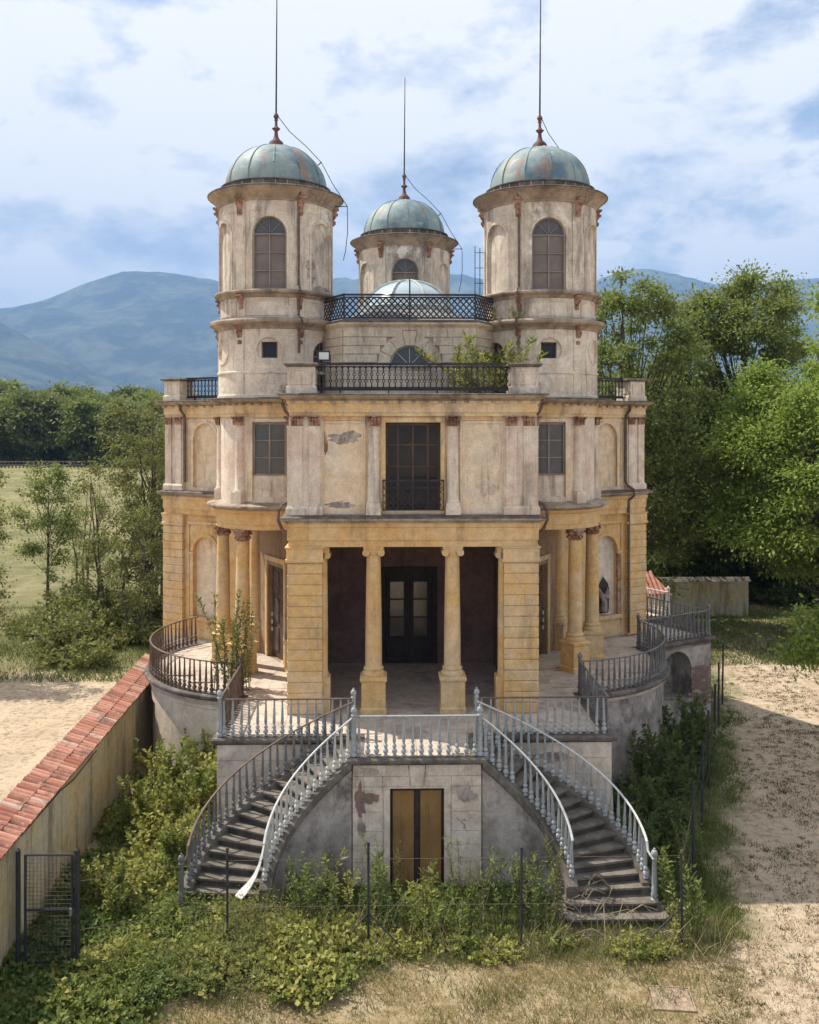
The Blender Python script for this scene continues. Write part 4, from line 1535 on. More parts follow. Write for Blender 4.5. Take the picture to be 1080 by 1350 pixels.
# skylight dome
for q in range(8):
    m = MB()
    a0, a1 = radians(45 * q + 22.5), radians(45 * (q + 1) + 22.5)
    vv = []
    for j in range(7):
        t = radians(12 + 78 * j / 6)
        rr = 1.62 * cos(t) if j < 6 else 0.08
        for i in range(4):
            a = a0 + (a1 - a0) * i / 3
            vv.append((rr * cos(a), rr * sin(a), 14.45 + 1.28 * sin(t)))
    m.add(vv, [(j * 4 + i, j * 4 + i + 1, (j + 1) * 4 + i + 1, (j + 1) * 4 + i) for j in range(6) for i in range(3)], True)
    put('skylight_pane', m, 'sky_glass', villa)
m = MB()
for q in range(8):
    a = radians(45 * q + 22.5)
    m.tube([(1.63 * cos(t) * cos(a), 1.63 * cos(t) * sin(a), 14.47 + 1.28 * sin(t)) for t in [radians(12 + 76 * i / 8) for i in range(9)]], 0.05, 5)
m.lathe([(1.62, 14.3), (1.66, 14.3), (1.66, 14.75), (1.56, 14.78)], 32)
m.lathe([(0.0, 15.80), (0.14, 15.79), (0.2, 15.72), (0.2, 15.66)], 16)
P('skylight_frame', m, 'skylight_frame')


# ---- roof balustrades of the wings --------------------------------------------------------
def cast_baluster():
    mm = MB()
    h = 0.66
    for z_ in (0.24, 0.42):
        n_ = 8
        vv, ff = [], []
        for i in range(n_):
            t = 2 * pi * i / n_
            for r_ in (0.050, 0.028):
                for yy in (-0.012, 0.012):
                    vv.append((r_ * cos(t), yy, z_ + r_ * sin(t)))
        for i in range(n_):
            j = (i + 1) % n_
            ff += [(i * 4, j * 4, j * 4 + 2, i * 4 + 2), (i * 4 + 1, i * 4 + 3, j * 4 + 3, j * 4 + 1), (i * 4, i * 4 + 1, j * 4 + 1, j * 4)]
        mm.add(vv, ff)
    for a, b in ((0.0, 0.192), (0.288, 0.372), (0.468, h)):
        mm.lohi((-0.016, -0.012, a), (0.016, 0.012, b))
    # little arches under the rail and feet
    for z_, s_ in ((h - 0.10, 1), (0.11, -1)):
        for sx in (-1, 1):
            mm.add([(0, -0.011, z_), (sx * 0.079, -0.011, z_ + 0.07 * s_), (sx * 0.079, -0.011, z_ + 0.098 * s_), (0, -0.011, z_ + 0.035 * s_),
                    (0, 0.011, z_), (sx * 0.079, 0.011, z_ + 0.07 * s_), (sx * 0.079, 0.011, z_ + 0.098 * s_), (0, 0.011, z_ + 0.035 * s_)],
                   [(0, 1, 2, 3), (7, 6, 5, 4), (0, 4, 5, 1), (2, 6, 7, 3)])
    return mm.mesh('cast_baluster')


cast_me = cast_baluster()
cast_me.materials.append(MATS['iron_dark'])


def roof_pedestal(x_, y_, rz=0.0):
    mm = MB()
    e = 0.36
    mm.sweep([(-e, -e), (-e, e), (e, e), (e, -e)], [(-0.3, 11.54), (0.04, 11.54), (0.04, 11.70), (0.0, 11.74), (0.0, 12.24), (-0.3, 12.24)], True)
    o = put('roof_pedestal', mm, 'tower_stucco', villa, loc=(x_, y_, 0), rz=rz)
    for k in range(4):
        pm = MB()
        for (a, b, zl, zh) in ((-0.27, -0.20, 11.78, 12.20), (0.20, 0.27, 11.78, 12.20), (-0.199, 0.199, 12.14, 12.20), (-0.199, 0.199, 11.78, 11.82)):
            pm.lohi((a, -e - 0.02, zl), (b, -e + 0.01, zh))
        put('pedestal_panel', pm, 'tower_stucco', o, rz=k * PI2)
    cm = MB()
    cm.sweep([(-e, -e), (-e, e), (e, e), (e, -e)], [(-0.3, 12.24), (0.03, 12.24), (0.10, 12.28), (0.10, 12.33), (0.05, 12.35), (-0.34, 12.37)], True)
    put('pedestal_cap', cm, 'dark_coping', o)
    return o


def roof_rail(p, q):
    p, q = Vector(p), Vector(q)
    d_ = q - p
    L = d_.length
    an = atan2(d_.y, d_.x)
    mm = MB()
    mm.lohi((0, -0.03, 11.62), (L, 0.03, 11.67))
    mm.lohi((0, -0.05, 12.31), (L, 0.05, 12.37))
    mm.lohi((0, -0.03, 12.25), (L, 0.03, 12.28))
    mm.lohi((0, -0.012, 11.671), (L, 0.012, 11.72))
    for i in range(4):
        xx = L * (i + 0.5) / 4
        mm.lohi((xx - 0.02, -0.02, 11.5), (xx + 0.02, 0.02, 11.619))
    o = put('roof_balustrade', mm, 'iron_dark', villa, loc=(p.x, p.y, 0), rz=an)
    n_ = max(1, round(L / 0.158))
    for i in range(n_):
        put('cast_baluster', cast_me, None, o, loc=(L * (i + 0.5) / n_, 0, 11.64))
    return o


YP = -VF + 0.42
for sg in (-1, 1):
    o = roof_pedestal(sg * 2.98, YP)
    copies += [(o, 1), (o, 2)]
    a, b = (sg * 2.98, YP + 0.36), (sg * 2.98, -4.3)
    o = roof_rail(a, b)
    copies += [(o, 1), (o, 2)]
o = roof_rail((-2.62, YP - 0.02), (2.62, YP - 0.02))

# ---- front window with balconette ------------------------------------------------------------
fw = fmap_front(8.12)
m = MB()
zb, zt = 8.40, 10.74
for (a, b, zl, zh) in ((-0.73, -0.67, zb, zt), (0.67, 0.73, zb, zt), (-0.669, 0.669, zt - 0.06, zt), (-0.43, -0.38, zb, zt - 0.061), (0.38, 0.43, zb, zt - 0.061), (-0.025, 0.025, zb, zt - 0.061)):
    m.fbox(fw, a, b, zl, zh, 0.30, 0.37, 5)
for i in (1, 2, 3):
    zz_ = zb + (zt - zb) * i / 4
    for a, b in ((-0.669, -0.431), (-0.379, -0.026), (0.026, 0.379), (0.431, 0.669)):
        m.fbox(fw, a, b, zz_ - 0.018, zz_ + 0.018, 0.31, 0.36, 5)
o = put('french_window', m, 'brown_wood', villa)
for i in range(4):
    for a, b in ((-0.69, -0.40), (-0.40, 0), (0, 0.40), (0.40, 0.69)):
        put('window_pane', flat_pane(fw, a, b, zb + (zt - zb) * i / 4, zb + (zt - zb) * (i + 1) / 4, 0.345 + random.uniform(0, 0.008)), 'dark_glass', o)
m = MB()
m.fbox(fw, -0.85, -0.74, 8.32, 10.78, -0.05, 0.02, 5)
m.fbox(fw, 0.74, 0.85, 8.32, 10.78, -0.05, 0.02, 5)
m.fbox(fw, -0.85, 0.85, 10.781, 10.90, -0.055, 0.02, 5)
P('window_surround', m, 'frieze_ochre')
m = MB()
bz0, bz1 = 8.42, 9.24
for (a, b, zl, zh) in ((-0.82, 0.82, bz1 - 0.04, bz1), (-0.82, 0.82, bz0, bz0 + 0.03), (-0.82, -0.79, bz0, bz1), (0.79, 0.82, bz0, bz1), (-0.79, 0.79, bz1 - 0.23, bz1 - 0.21)):
    m.fbox(fw, a, b, zl, zh, -0.21, -0.18, 5)
for s_ in (-0.805, 0.805):
    m.fbox(fw, s_ - 0.012, s_ + 0.012, bz1 - 0.035, bz1 - 0.005, -0.181, 0.02, 5)
vv = []
for i in range(25):
    t = 2 * pi * i / 24
    for r_ in (0.14, 0.12):
        vv.append(fw(r_ * cos(t), 8.75 + r_ * sin(t), -0.205))
m.add(vv, [(i * 2, i * 2 + 1, i * 2 + 3, i * 2 + 2) for i in range(24)])
bal = put('balconette', m, 'iron_dark', villa)
for i in range(-3, 11):
    for sg in (1, -1):
        a, b = -0.79 + i * 0.158, -0.79 + i * 0.158 + 0.5
        za, zb_ = (bz0 + 0.03, bz1 - 0.22) if sg > 0 else (bz1 - 0.22, bz0 + 0.03)
        if a < -0.79:
            za += (zb_ - za) * (-0.79 - a) / (b - a)
            a = -0.79
        if b > 0.79:
            zb_ -= (zb_ - za) * (b - 0.79) / (b - a)
            b = 0.79
        if b - a < 0.03:
            continue
        mm = MB()
        mm.tube([fw(a, za, -0.195 + 0.006 * sg), fw(b, zb_, -0.195 + 0.006 * sg)], 0.009, 4, False)
        put('lattice_bar', mm, 'iron_dark', bal)
for i in range(13):
    for sg in (-1, 1):
        mm = MB()
        c_ = -0.79 + 1.58 * (i + 0.5) / 13
        mm.tube([fw(c_ - 0.06 * sg, bz1 - 0.21, -0.195), fw(c_ + 0.06 * sg, bz1 - 0.04, -0.195)], 0.008, 4, False)
        put('lattice_bar', mm, 'iron_dark', bal)

# ---- inner door of the portico ------------------------------------------------------------------
fd = fmap_front(2.95)
m = MB()
for sg in (-1, 1):
    a, b = sorted((sg * 0.02, sg * 0.74))
    for (p, q, zl, zh) in ((a, a + 0.14, Z0 + 0.02, 5.78), (b - 0.14, b, Z0 + 0.02, 5.78), (a + 0.141, b - 0.141, Z0 + 0.02, 3.84), (a + 0.141, b - 0.141, 5.60, 5.78)):
        m.fbox(fd, p, q, zl, zh, 0.10, 0.17, 5)
    for zz_ in (4.45, 5.03):
        m.fbox(fd, a + 0.141, b - 0.141, zz_ - 0.02, zz_ + 0.02, 0.11, 0.16, 5)
m.fbox(fd, -0.775, 0.775, 5.781, 5.92, 0.08, 0.2, 5)
o = put('portico_door', m, 'dark_wood', villa)
for sg in (-1, 1):
    a, b = sorted((sg * 0.15, sg * 0.61))
    for zl, zh in ((3.84, 4.45), (4.45, 5.03), (5.03, 5.60)):
        put('door_pane', flat_pane(fd, a, b, zl, zh, 0.145), 'door_glass', o)
m = MB()
for (a, b, zl, zh) in ((-0.92, -0.778, Z0, 5.92), (0.778, 0.92, Z0, 5.92), (-0.92, 0.92, 5.921, 6.10)):
    m.fbox(fd, a, b, zl, zh, -0.06, 0.02, 5)
P('door_frame', m, 'dark_wood')

# ---- down pipes ---------------------------------------------------------------------------------
def pipe(pts, r=0.045):
    mm = MB()
    mm.tube(pts, r, 8)
    return put('down_pipe', mm, 'rusty_iron', villa)


def wing_pt(k, u, v, z_):
    a = A120 * k
    return (u * cos(a) + v * sin(a), u * sin(a) - v * cos(a), z_)


for (k, sg) in ((2, 1), (1, -1)):      # on the flanks of the left and right wings
    qv = VF - 1.0
    kk = [wing_pt(k, sg * (HW + 0.13), qv + 0.1, 11.42), wing_pt(k, sg * (HW + 0.10), qv + 0.08, 11.2), wing_pt(k, sg * (HW + 0.0), qv, 11.0), wing_pt(k, sg * (HW - 0.03), qv - 0.02, 10.7), wing_pt(k, sg * (HW - 0.03), qv - 0.02, 8.6)]
    if sg < 0:
        kk += [wing_pt(k, sg * (HW + 0.02), qv + 0.05, 8.45), wing_pt(k, sg * (HW + 0.2), qv + 0.2, 8.3), wing_pt(k, sg * (HW + 0.2), qv + 0.2, 8.1), wing_pt(k, sg * (HW + 0.02), qv + 0.1, 7.9), wing_pt(k, sg * (HW + 0.02), qv + 0.1, 3.1)]
    pipe(kk, 0.05 if sg < 0 else 0.05)
for sg in (-1, 1):
    pipe([(sg * (HW + 0.16), -VF + 0.35, 11.44), (sg * (HW + 0.15), -VF + 0.30, 11.25), (sg * (HW + 0.06), -VF + 0.22, 11.05), (sg * (HW - 0.06), -VF + 0.2, 10.95)])
    pipe([(sg * (HW + 0.02), -VF + 0.25, 8.62), (sg * (HW + 0.16), -VF + 0.2, 8.55), (sg * (HW + 0.24), -VF + 0.12, 8.38), (sg * (HW + 0.24), -VF + 0.10, 8.15), (sg * (HW + 0.16), -VF + 0.10, 7.95), (sg * (HW + 0.03), -VF + 0.15, 7.75)])
for (c, an) in ((T_L, -62), (T_R, -119)):
    a = radians(an)
    pp = []
    for (R_, z_) in ((2.02, 17.88), (1.93, 17.72), (1.90, 17.5), (1.90, 15.0), (1.98, 14.92), (2.03, 14.8), (1.97, 14.66), (1.90, 14.55), (1.90, 14.05), (2.06, 13.98), (2.17, 13.88), (2.1, 13.7), (1.93, 13.55), (1.93, 12.9)):
        pp.append((c[0] + R_ * cos(a), c[1] + R_ * sin(a), z_))
    pipe(pp, 0.038)
# iron ladder on the right tower
m = MB()
for dx in (0, 0.16):
    m.tube([(T_R[0] - 1.98 - dx, T_R[1] - 0.1, 13.95), (T_R[0] - 1.98 - dx, T_R[1] - 0.1, 16.45 + dx * 0.4)], 0.014, 5)
for i in range(5):
    m.tube([(T_R[0] - 2.14, T_R[1] - 0.1, 14.3 + 0.5 * i), (T_R[0] - 1.8, T_R[1] - 0.1, 14.3 + 0.5 * i)], 0.011, 5)
P('roof_ladder', m, 'iron_dark')

# flat dark sheet as hole shade, pale plaster fragments in the right lower niche
ca = wing_pt(1, 0, 0, 0)


def nich(s_, z_, d_):
    return wing_pt(1, -(3.20 - d_), VF - s_, z_)


m = MB()
hole = [(-0.02, 5.18), (0.22, 4.9), (0.27, 4.5), (0.25, 4.0), (0.22, 3.86), (-0.36, 3.86), (-0.38, 4.2), (-0.34, 4.62), (-0.22, 4.95)]
vv = [nich(1.86 - p[0], p[1], 0.112) for p in hole]
m.add(vv, [tuple(range(len(hole)))])
P('hole_shade', m, 'dark_wood')
m = MB()
m.tube([nich(1.86 + 0.05, 3.95, 0.06), nich(1.86 + 0.06, 4.3, 0.03), nich(1.86 + 0.18, 4.55, 0.03), nich(1.86 + 0.30, 4.78, 0.06)], [0.14, 0.12, 0.10, 0.05], 8, True)
m.tube([nich(1.86 + 0.04, 4.2, 0.05), nich(1.86 - 0.02, 4.45, 0.03), nich(1.86 - 0.13, 4.62, 0.04), nich(1.86 - 0.16, 4.80, 0.07)], [0.10, 0.11, 0.10, 0.06], 8, True)
P('plaster_fragment', m, 'rubble_render')

def patch(fm, s0, z0, rx, rz_, mat, seed, d=-0.004, parent=None):
    """irregular flake of fallen plaster or repair, a few millimetres proud"""
    r_ = random.Random(seed)
    n_ = 26
    vv = [fm(s0, z0, d)]
    for i in range(n_):
        t = 2 * pi * i / n_
        k = 0.62 + 0.55 * abs(mnoise.noise(Vector((cos(t) * 1.6 + seed, sin(t) * 1.6, seed * 0.7)))) * 1.6 + r_.uniform(-0.10, 0.10)
        vv.append(fm(s0 + rx * k * cos(t), z0 + rz_ * k * sin(t), d))
    mm = MB()
    mm.add(vv, [(0, i + 1, (i + 1) % n_ + 1) for i in range(n_)])
    return put('bare_patch', mm, mat, parent or villa)


patch(ff_, -1.80, 10.34, 0.50, 0.20, 'worn_patch', 3)
patch(ff_, -2.36, 10.2, 0.10, 0.36, 'terracotta', 4, -0.002)
patch(ff_, 1.62, 10.4, 0.24, 0.16, 'cream_plaster', 5)
patch(ff_, 2.02, 9.0, 0.30, 0.26, 'pale_stucco', 6)
patch(ff_, -1.95, 8.55, 0.42, 0.11, 'worn_patch', 8)
fpier = fmap_front(8.30)
for (k, sd_, s0, z0, rx, rz_, mt) in ((1, 11, 0.0, 14.95, 0.5, 0.14, 'worn_patch'), (1, 12, -0.5, 15.6, 0.22, 0.4, 'worn_patch'), (180, 15, 0.15, 12.0, 0.6, 0.24, 'worn_patch'),
                                      (60, 16, 0.55, 11.8, 0.30, 0.20, 'worn_patch'), (120, 17, 0.3, 13.42, 0.4, 0.10, 'worn_patch'), (0, 18, 0.2, 11.85, 0.4, 0.2, 'lime_wash')):
    patch(cyl(DR if z0 < 14 else SH, bay(k if k != 1 else 120)), s0, z0, rx, rz_, mt, sd_, -0.004)

# rotate the repeated parts round the plan
for (o, k) in copies:
    copy_tree(o, villa, A120 * k)


# ================================================================== terrace
terr = thing('terrace', 'stone terrace podium with curved retaining walls under the villa', 'terrace')


def T(name, mb, mat, **kw):
    return put(name, mb, mat, terr, **kw)


def rot_pt(p, k):
    a = A120 * k
    return (p[0] * cos(a) - p[1] * sin(a), p[0] * sin(a) + p[1] * cos(a))


HT, VT, VL, HL = 4.90, 9.98, 11.45, 1.50      # half width, front, landing front, landing half width
RD = 4.02
EDGE = [(-0.25, 2.80), (0.02, 2.80), (0.05, 2.84), (0.11, 2.86), (0.12, 2.89), (0.12, 2.94), (0.09, 2.975), (-0.25, 2.976)]


def edge(path):
    mm = MB()
    mm.sweep(path, [(-o, z_) for o, z_ in EDGE])
    return mm


def slab(poly, z_):
    mm = MB()
    mm.prism(poly, 2.70, z_)
    return mm


for k in (0, 1):
    T('floor_slab', slab([rot_pt(p, k) for p in ((-HT, -2.0), (-HT, -VT), (HT, -VT), (HT, -2.0))], 2.974 - 0.004 * k), 'paving')
    T('floor_slab', slab([rot_pt(p, k) for p in ((-HL, -VT + 0.05), (-HL, -VL), (HL, -VL), (HL, -VT + 0.05))], 2.966 - 0.004 * k), 'paving')
    T('slab_edge', edge([rot_pt(p, k) for p in ((-HT, -6.3), (-HT, -VT), (-HL, -VT), (-HL, -VL), (HL, -VL), (HL, -VT), (HT, -VT), (HT, -6.3))]), 'dark_coping')
for (c, a0, a1) in ((T_L, 118, 279), (T_R, -99, 62)):
    mm = MB()
    arc = [(c[0] + RD * cos(radians(a0 + (a1 - a0) * i / 40)), c[1] + RD * sin(radians(a0 + (a1 - a0) * i / 40))) for i in range(41)]
    mm.prism([(c[0], c[1])] + arc, 2.70, 2.958)
    T('floor_slab', mm, 'paving')
    mm = MB()
    mm.sweep(arc, [(-o, z_ - 0.006) for o, z_ in EDGE])
    T('slab_edge', mm, 'dark_coping')
# paving slabs laid over the visible deck


def on_deck(x_, y_):
    if abs(x_) < HT - 0.02 and -VT + 0.02 < y_ < -3.0:
        return True
    if abs(x_) < HL - 0.02 and -VL + 0.02 < y_ <= -VT + 0.05:
        return True
    for c in (T_L, T_R):
        if (x_ - c[0]) ** 2 + (y_ - c[1]) ** 2 < (RD - 0.05) ** 2 and y_ < -0.3:
            return True
    return False


pv = {}
gx = 0.83
for i in range(-11, 11):
    for j in range(14):
        x0, y0 = i * gx, -VL + 0.04 + j * 0.80
        cs = [(x0, y0), (x0 + gx, y0), (x0, y0 + 0.8), (x0 + gx, y0 + 0.8)]
        if not all(on_deck(*p) for p in cs):
            continue
        if abs(x0 + gx / 2) < 2.2 and y0 > -6.0:
            continue
        key = RNG.integers(0, 4)
        if key not in pv:
            mm = MB()
            t = 0.004
            mm.lohi((t, t, 0), (gx - t, 0.8 - t, 0.02 + 0.0025 * float(key)))
            pv[key] = mm.mesh('paving_slab')
        T('paving_slab', pv[key], 'paving', loc=(x0, y0, 2.9765))

# retaining walls
ft = fmap_front(VT)
for sg in (-1, 1):
    m = MB()
    m.wall(ft, *sorted((sg * HT, sg * HL)), -0.2, 2.82)
    m.wall(lambda s_, z_, d_, sg=sg: (sg * (HT - d_), -VT + s_, z_), 0, 4.2, -0.2, 2.82)
    T('retaining_wall', m, 'grey_stone')
fl = fmap_front(VL)
m = MB()
m.wall(fl, -HL, HL, -0.2, 2.82, [dict(c=0, w=1.26, z0=-0.2, z1=2.26, depth=0.22)])
for sg in (-1, 1):
    m.wall(lambda s_, z_, d_, sg=sg: (sg * (HL - d_), -VL + s_, z_), 0, 1.6, -0.2, 2.82)
landing = T('landing_wall', m, 'grey_stone')
# coursed blocks
for sg in (-1, 1):
    for i in range(7):
        zl, zh = 0.02 + i * 0.40, 0.02 + (i + 1) * 0.40 - 0.012
        if i == 6:
            zh = 2.80
        n_ = 3
        off = 0.25 if i % 2 else 0.0
        cuts = sorted([HL + 0.0] + [HL + (HT - HL) * (j / n_) + off for j in range(1, n_)] + [HT])
        for a, b in zip(cuts, cuts[1:]):
            mm = MB()
            a_, b_ = sorted((sg * (a + 0.006), sg * (b - 0.006)))
            mm.fbox(ft, a_, b_, zl, zh, -0.022 - random.uniform(0, 0.008), 0.02, 9)
            T('stone_block', mm, 'grey_stone')
    zc = [0.0, 0.55, 0.95, 1.27, 1.72, 2.30]
    for zl, zh in zip(zc, zc[1:]):
        mm = MB()
        a_, b_ = sorted((sg * 0.80, sg * (HL - 0.004)))
        mm.fbox(fl, a_, b_, zl + 0.006, zh - 0.006, -0.022 - random.uniform(0, 0.012), 0.02, 9)
        put('stone_block', mm, 'grey_stone', landing)
    for (a, b, zl, zh) in ((0.17, 0.80, 2.312, 2.54), (0.80, 1.496, 2.312, 2.54), (0.20, 0.95, 2.552, 2.80), (0.95, 1.496, 2.552, 2.80)):
        mm = MB()
        a_, b_ = sorted((sg * (a + 0.006), sg * (b - 0.004)))
        mm.fbox(fl, a_, b_, zl, zh, -0.020 - random.uniform(0, 0.01), 0.02, 9)
        put('stone_block', mm, 'grey_stone', landing)
mm = MB()
vv = []
for d_ in (-0.034, 0.02):
    vv += [fl(-0.13, 2.312, d_), fl(0.13, 2.312, d_), fl(0.19, 2.80, d_), fl(-0.19, 2.80, d_)]
mm.add(vv, [(0, 1, 2, 3), (7, 6, 5, 4), (0, 4, 5, 1), (1, 5, 6, 2), (2, 6, 7, 3), (3, 7, 4, 0)])
put('keystone', mm, 'grey_stone', landing)
m = MB()
for (a, b, zl, zh) in ((-0.78, -0.63, 0, 2.26), (0.63, 0.78, 0, 2.26), (-0.78, 0.78, 2.261, 2.305)):
    m.fbox(fl, a, b, zl, zh, -0.035, 0.02, 5)
put('door_surround', m, 'grey_stone', landing)
# boarded basement door
m = MB()
for (a, b, zl, zh) in ((-0.63, -0.575, 0, 2.26), (0.575, 0.63, 0, 2.26), (-0.574, 0.574, 2.20, 2.26), (-0.06, 0.06, 0, 2.199)):
    m.fbox(fl, a, b, zl, zh, 0.08, 0.20, 5)
bd = put('basement_door', m, 'dark_wood', landing)
for sg in (-1, 1):
    mm = MB()
    a_, b_ = sorted((sg * 0.075, sg * 0.565))
    mm.fbox(fl, a_, b_, 0.02, 2.185, 0.055, 0.10, 5)
    put('door_board', mm, 'board_wood', bd)

for (s0, z0, rx, rz_, mt, sd_) in ((-1.33, 1.95, 0.14, 0.42, 'old_brick', 21), (-1.15, 2.05, 0.30, 0.14, 'old_brick', 22), (-1.3, 1.35, 0.12, 0.22, 'worn_patch', 23), (1.15, 2.10, 0.25, 0.20, 'worn_patch', 24), (-1.1, 2.66, 0.26, 0.09, 'worn_patch', 25)):
    patch(fl, s0, z0, rx, rz_, mt, sd_, -0.040 - 0.0017 * (sd_ - 20), landing)
for (s0, z0, rx, rz_, sd_) in ((2.4, 1.6, 0.5, 0.35, 31), (4.2, 1.2, 0.4, 0.5, 32), (3.5, 2.45, 0.5, 0.15, 33), (-2.8, 2.3, 0.4, 0.2, 34)):
    patch(ft, s0, z0, rx, rz_, 'worn_patch', sd_, -0.034, terr)

# curved retaining walls under the tower decks


def disc(c, R):
    return lambda s_, z_, d_: (c[0] + (R - d_) * cos(s_ / R), c[1] + (R - d_) * sin(s_ / R), z_)


RW = 3.92
m = MB()
m.wall(disc(T_L, RW), radians(150) * RW, radians(278) * RW, -0.2, 2.82, [dict(c=radians(196) * RW, w=1.5, z0=-0.2, z1=2.15, depth=0.9)], 0.25, True)
T('curved_wall', m, 'lime_wash')
m = MB()
m.wall(disc(T_R, RW), radians(-98) * RW, radians(30) * RW, -0.2, 2.82, [], 0.25, True)
T('curved_wall', m, 'rubble_render')
m = MB()
m.lathe([(RW + 0.015, 2.52), (RW + 0.03, 2.53), (RW + 0.03, 2.58), (RW + 0.01, 2.60)], 40, T_L, radians(150), radians(278))
T('wall_moulding', m, 'lime_wash')


# right wing podium: flank with the broken arch, and its front
def flank1(s_, z_, d_):
    p = rot_pt((-(HT - d_), -VT + s_), 1)
    return (p[0], p[1], z_)


m = MB()
m.wall(flank1, 0, 4.2, -0.2, 2.82, [dict(c=1.75, w=1.5, z0=0.9, z1=2.62, arch=True, depth=0.9)])
p = [rot_pt(q, 1) for q in ((-HT, -VT), (HT, -VT))]
m.add([(p[0][0], p[0][1], -0.2), (p[1][0], p[1][1], -0.2), (p[1][0], p[1][1], 2.82), (p[0][0], p[0][1], 2.82)], [(0, 1, 2, 3)])
T('wing_podium', m, 'rubble_render')
# brickwork exposed on the corner: courses of single bricks
for j in range(17):
    for i in range(4):
        s0 = 0.03 + i * 0.26 + (0.13 if j % 2 else 0)
        if s0 > 0.85 + 0.15 * sin(j * 1.7) or random.random() < 0.06:
            continue
        mm = MB()
        mm.fbox(flank1, s0, s0 + 0.245, 0.55 + j * 0.085, 0.55 + j * 0.085 + 0.072, -0.02 - random.uniform(0, 0.012), 0.02, 9)
        T('brick', mm, 'old_brick')
m = MB()
q = [rot_pt(p_, 1) for p_ in ((-HL, -VL), (HL, -VL), (HL, -VT), (-HL, -VT))]
for i in (0, 1, 3):
    a_, b_ = q[i], q[(i + 1) % 4]
    m.add([(a_[0], a_[1], -0.2), (b_[0], b_[1], -0.2), (b_[0], b_[1], 2.82), (a_[0], a_[1], 2.82)], [(0, 1, 2, 3)])
T('wing_landing', m, 'rubble_render')
# basement under the left wing
m = MB()
m.prism([rot_pt(p_, 2) for p_ in ((-HW, -VF), (HW, -VF), (HW, -2.5), (-HW, -2.5))], -0.2, 2.995)
T('wing_base', m, 'grey_stone')


# ================================================================== railings
def baluster_mesh(name, h, r, mat, seg=7):
    mm = MB()
    prof = [(r * 0.8, 0.0), (r * 0.8, h * 0.03), (r * 0.4, h * 0.05), (r * 0.95, h * 0.085), (r * 1.0, h * 0.125), (r * 0.85, h * 0.165), (r * 0.36, h * 0.20), (r * 0.78, h * 0.225), (r * 0.84, h * 0.255), (r * 0.6, h * 0.285), (r * 0.34, h * 0.31), (r * 0.62, h * 0.36), (r * 0.30, h * 0.95), (r * 0.45, h)]
    mm.lathe(prof, seg)
    me = mm.mesh(name)
    me.materials.append(MATS[mat])
    return me


def newel_mesh(name, h, r, mat):
    mm = MB()
    prof = [(r * 1.1, 0.0), (r * 1.1, h * 0.05), (r * 0.75, h * 0.07), (r * 1.15, h * 0.13), (r * 0.8, h * 0.2), (r * 1.0, h * 0.24), (r * 0.75, h * 0.28), (r * 0.85, h * 0.34), (r * 0.7, h * 0.78), (r * 0.95, h * 0.80),
            (r * 0.6, h * 0.83), (r * 1.0, h * 0.87), (r * 1.05, h * 0.90), (r * 0.75, h * 0.945), (r * 0.3, h * 0.96), (r * 0.35, h * 0.985), (0.005, h)]
    mm.lathe(prof, 12)
    me = mm.mesh(name)
    me.materials.append(MATS[mat])
    return me


BAL = {k: baluster_mesh('baluster', 0.88, 0.066, k) for k in ('old_paint', 'rusty_iron', 'white_paint', 'dull_paint')}
NEW = {k: newel_mesh('newel_post', 1.18, 0.070, k) for k in ('old_paint', 'rusty_iron', 'white_paint', 'dull_paint')}


def poly_sample(pts, step, inset):
    pts = [Vector(p) for p in pts]
    L = [0.0]
    for a, b in zip(pts, pts[1:]):
        L.append(L[-1] + (b - a).length)
    n_ = max(1, round((L[-1] - 2 * inset) / step))
    res = []
    for i in range(n_ + 1):
        d_ = inset + (L[-1] - 2 * inset) * i / n_
        for j in range(len(pts) - 1):
            if L[j] <= d_ <= L[j + 1] + 1e-9:
                t = (d_ - L[j]) / max(1e-9, L[j + 1] - L[j])
                res.append(pts[j].lerp(pts[j + 1], t))
                break
    return res


def railing(label, path, mat, railmat=None, step=0.205, h=0.90, newels=(), cat='railing', group=None, inset=0.11, skip=()):
    base = path[0]
    o = thing('iron_railing', label, cat, tuple(base), group)
    bo = Vector(base)
    mm = MB()
    mm.tube([Vector(p) + Vector((0, 0, h)) - bo for p in path], 0.030, 8, True, 0.75)
    put('handrail', mm, railmat or mat, o)
    for i, p in enumerate(poly_sample(path, step, inset)):
        if i in skip:
            continue
        b = put('baluster', BAL[mat], None, o, loc=tuple(p - bo))
        b.rotation_euler = (random.gauss(0, .016), random.gauss(0, .016), random.uniform(0, 6))
        b.scale = (1, 1, (h - 0.015) / 0.88)
    for p in newels:
        put('newel_post', NEW[mat], None, o, loc=tuple(Vector(p) - bo))
    return o


ZD = 3.0
HTR, VTR = HT - 0.06, VT - 0.06
railing('pale blue iron railing along the front of the landing above the boarded door', [(-HL + 0.03, -VL + 0.05, ZD), (HL - 0.03, -VL + 0.05, ZD)], 'old_paint',
        newels=[(-HL + 0.03, -VL + 0.05, ZD), (HL - 0.03, -VL + 0.05, ZD)], h=0.92)
railing('iron railing on the terrace edge left of the landing', [(-HTR, -VTR, ZD), (-HL - 0.05, -VTR, ZD)], 'old_paint', 'rusty_iron', newels=[(-HTR, -VTR, ZD), (-HL - 0.03, -VTR - 0.02, ZD)])
railing('iron railing on the terrace edge right of the landing', [(HL + 0.05, -VTR, ZD), (HTR, -VTR, ZD)], 'old_paint', 'rusty_iron', newels=[(HL + 0.03, -VTR - 0.02, ZD)])
RR = RD - 0.06


def arc3(c, R, a0, a1, n_=36, z_=ZD):
    return [(c[0] + R * cos(radians(a0 + (a1 - a0) * i / n_)), c[1] + R * sin(radians(a0 + (a1 - a0) * i / n_)), z_) for i in range(n_ + 1)]


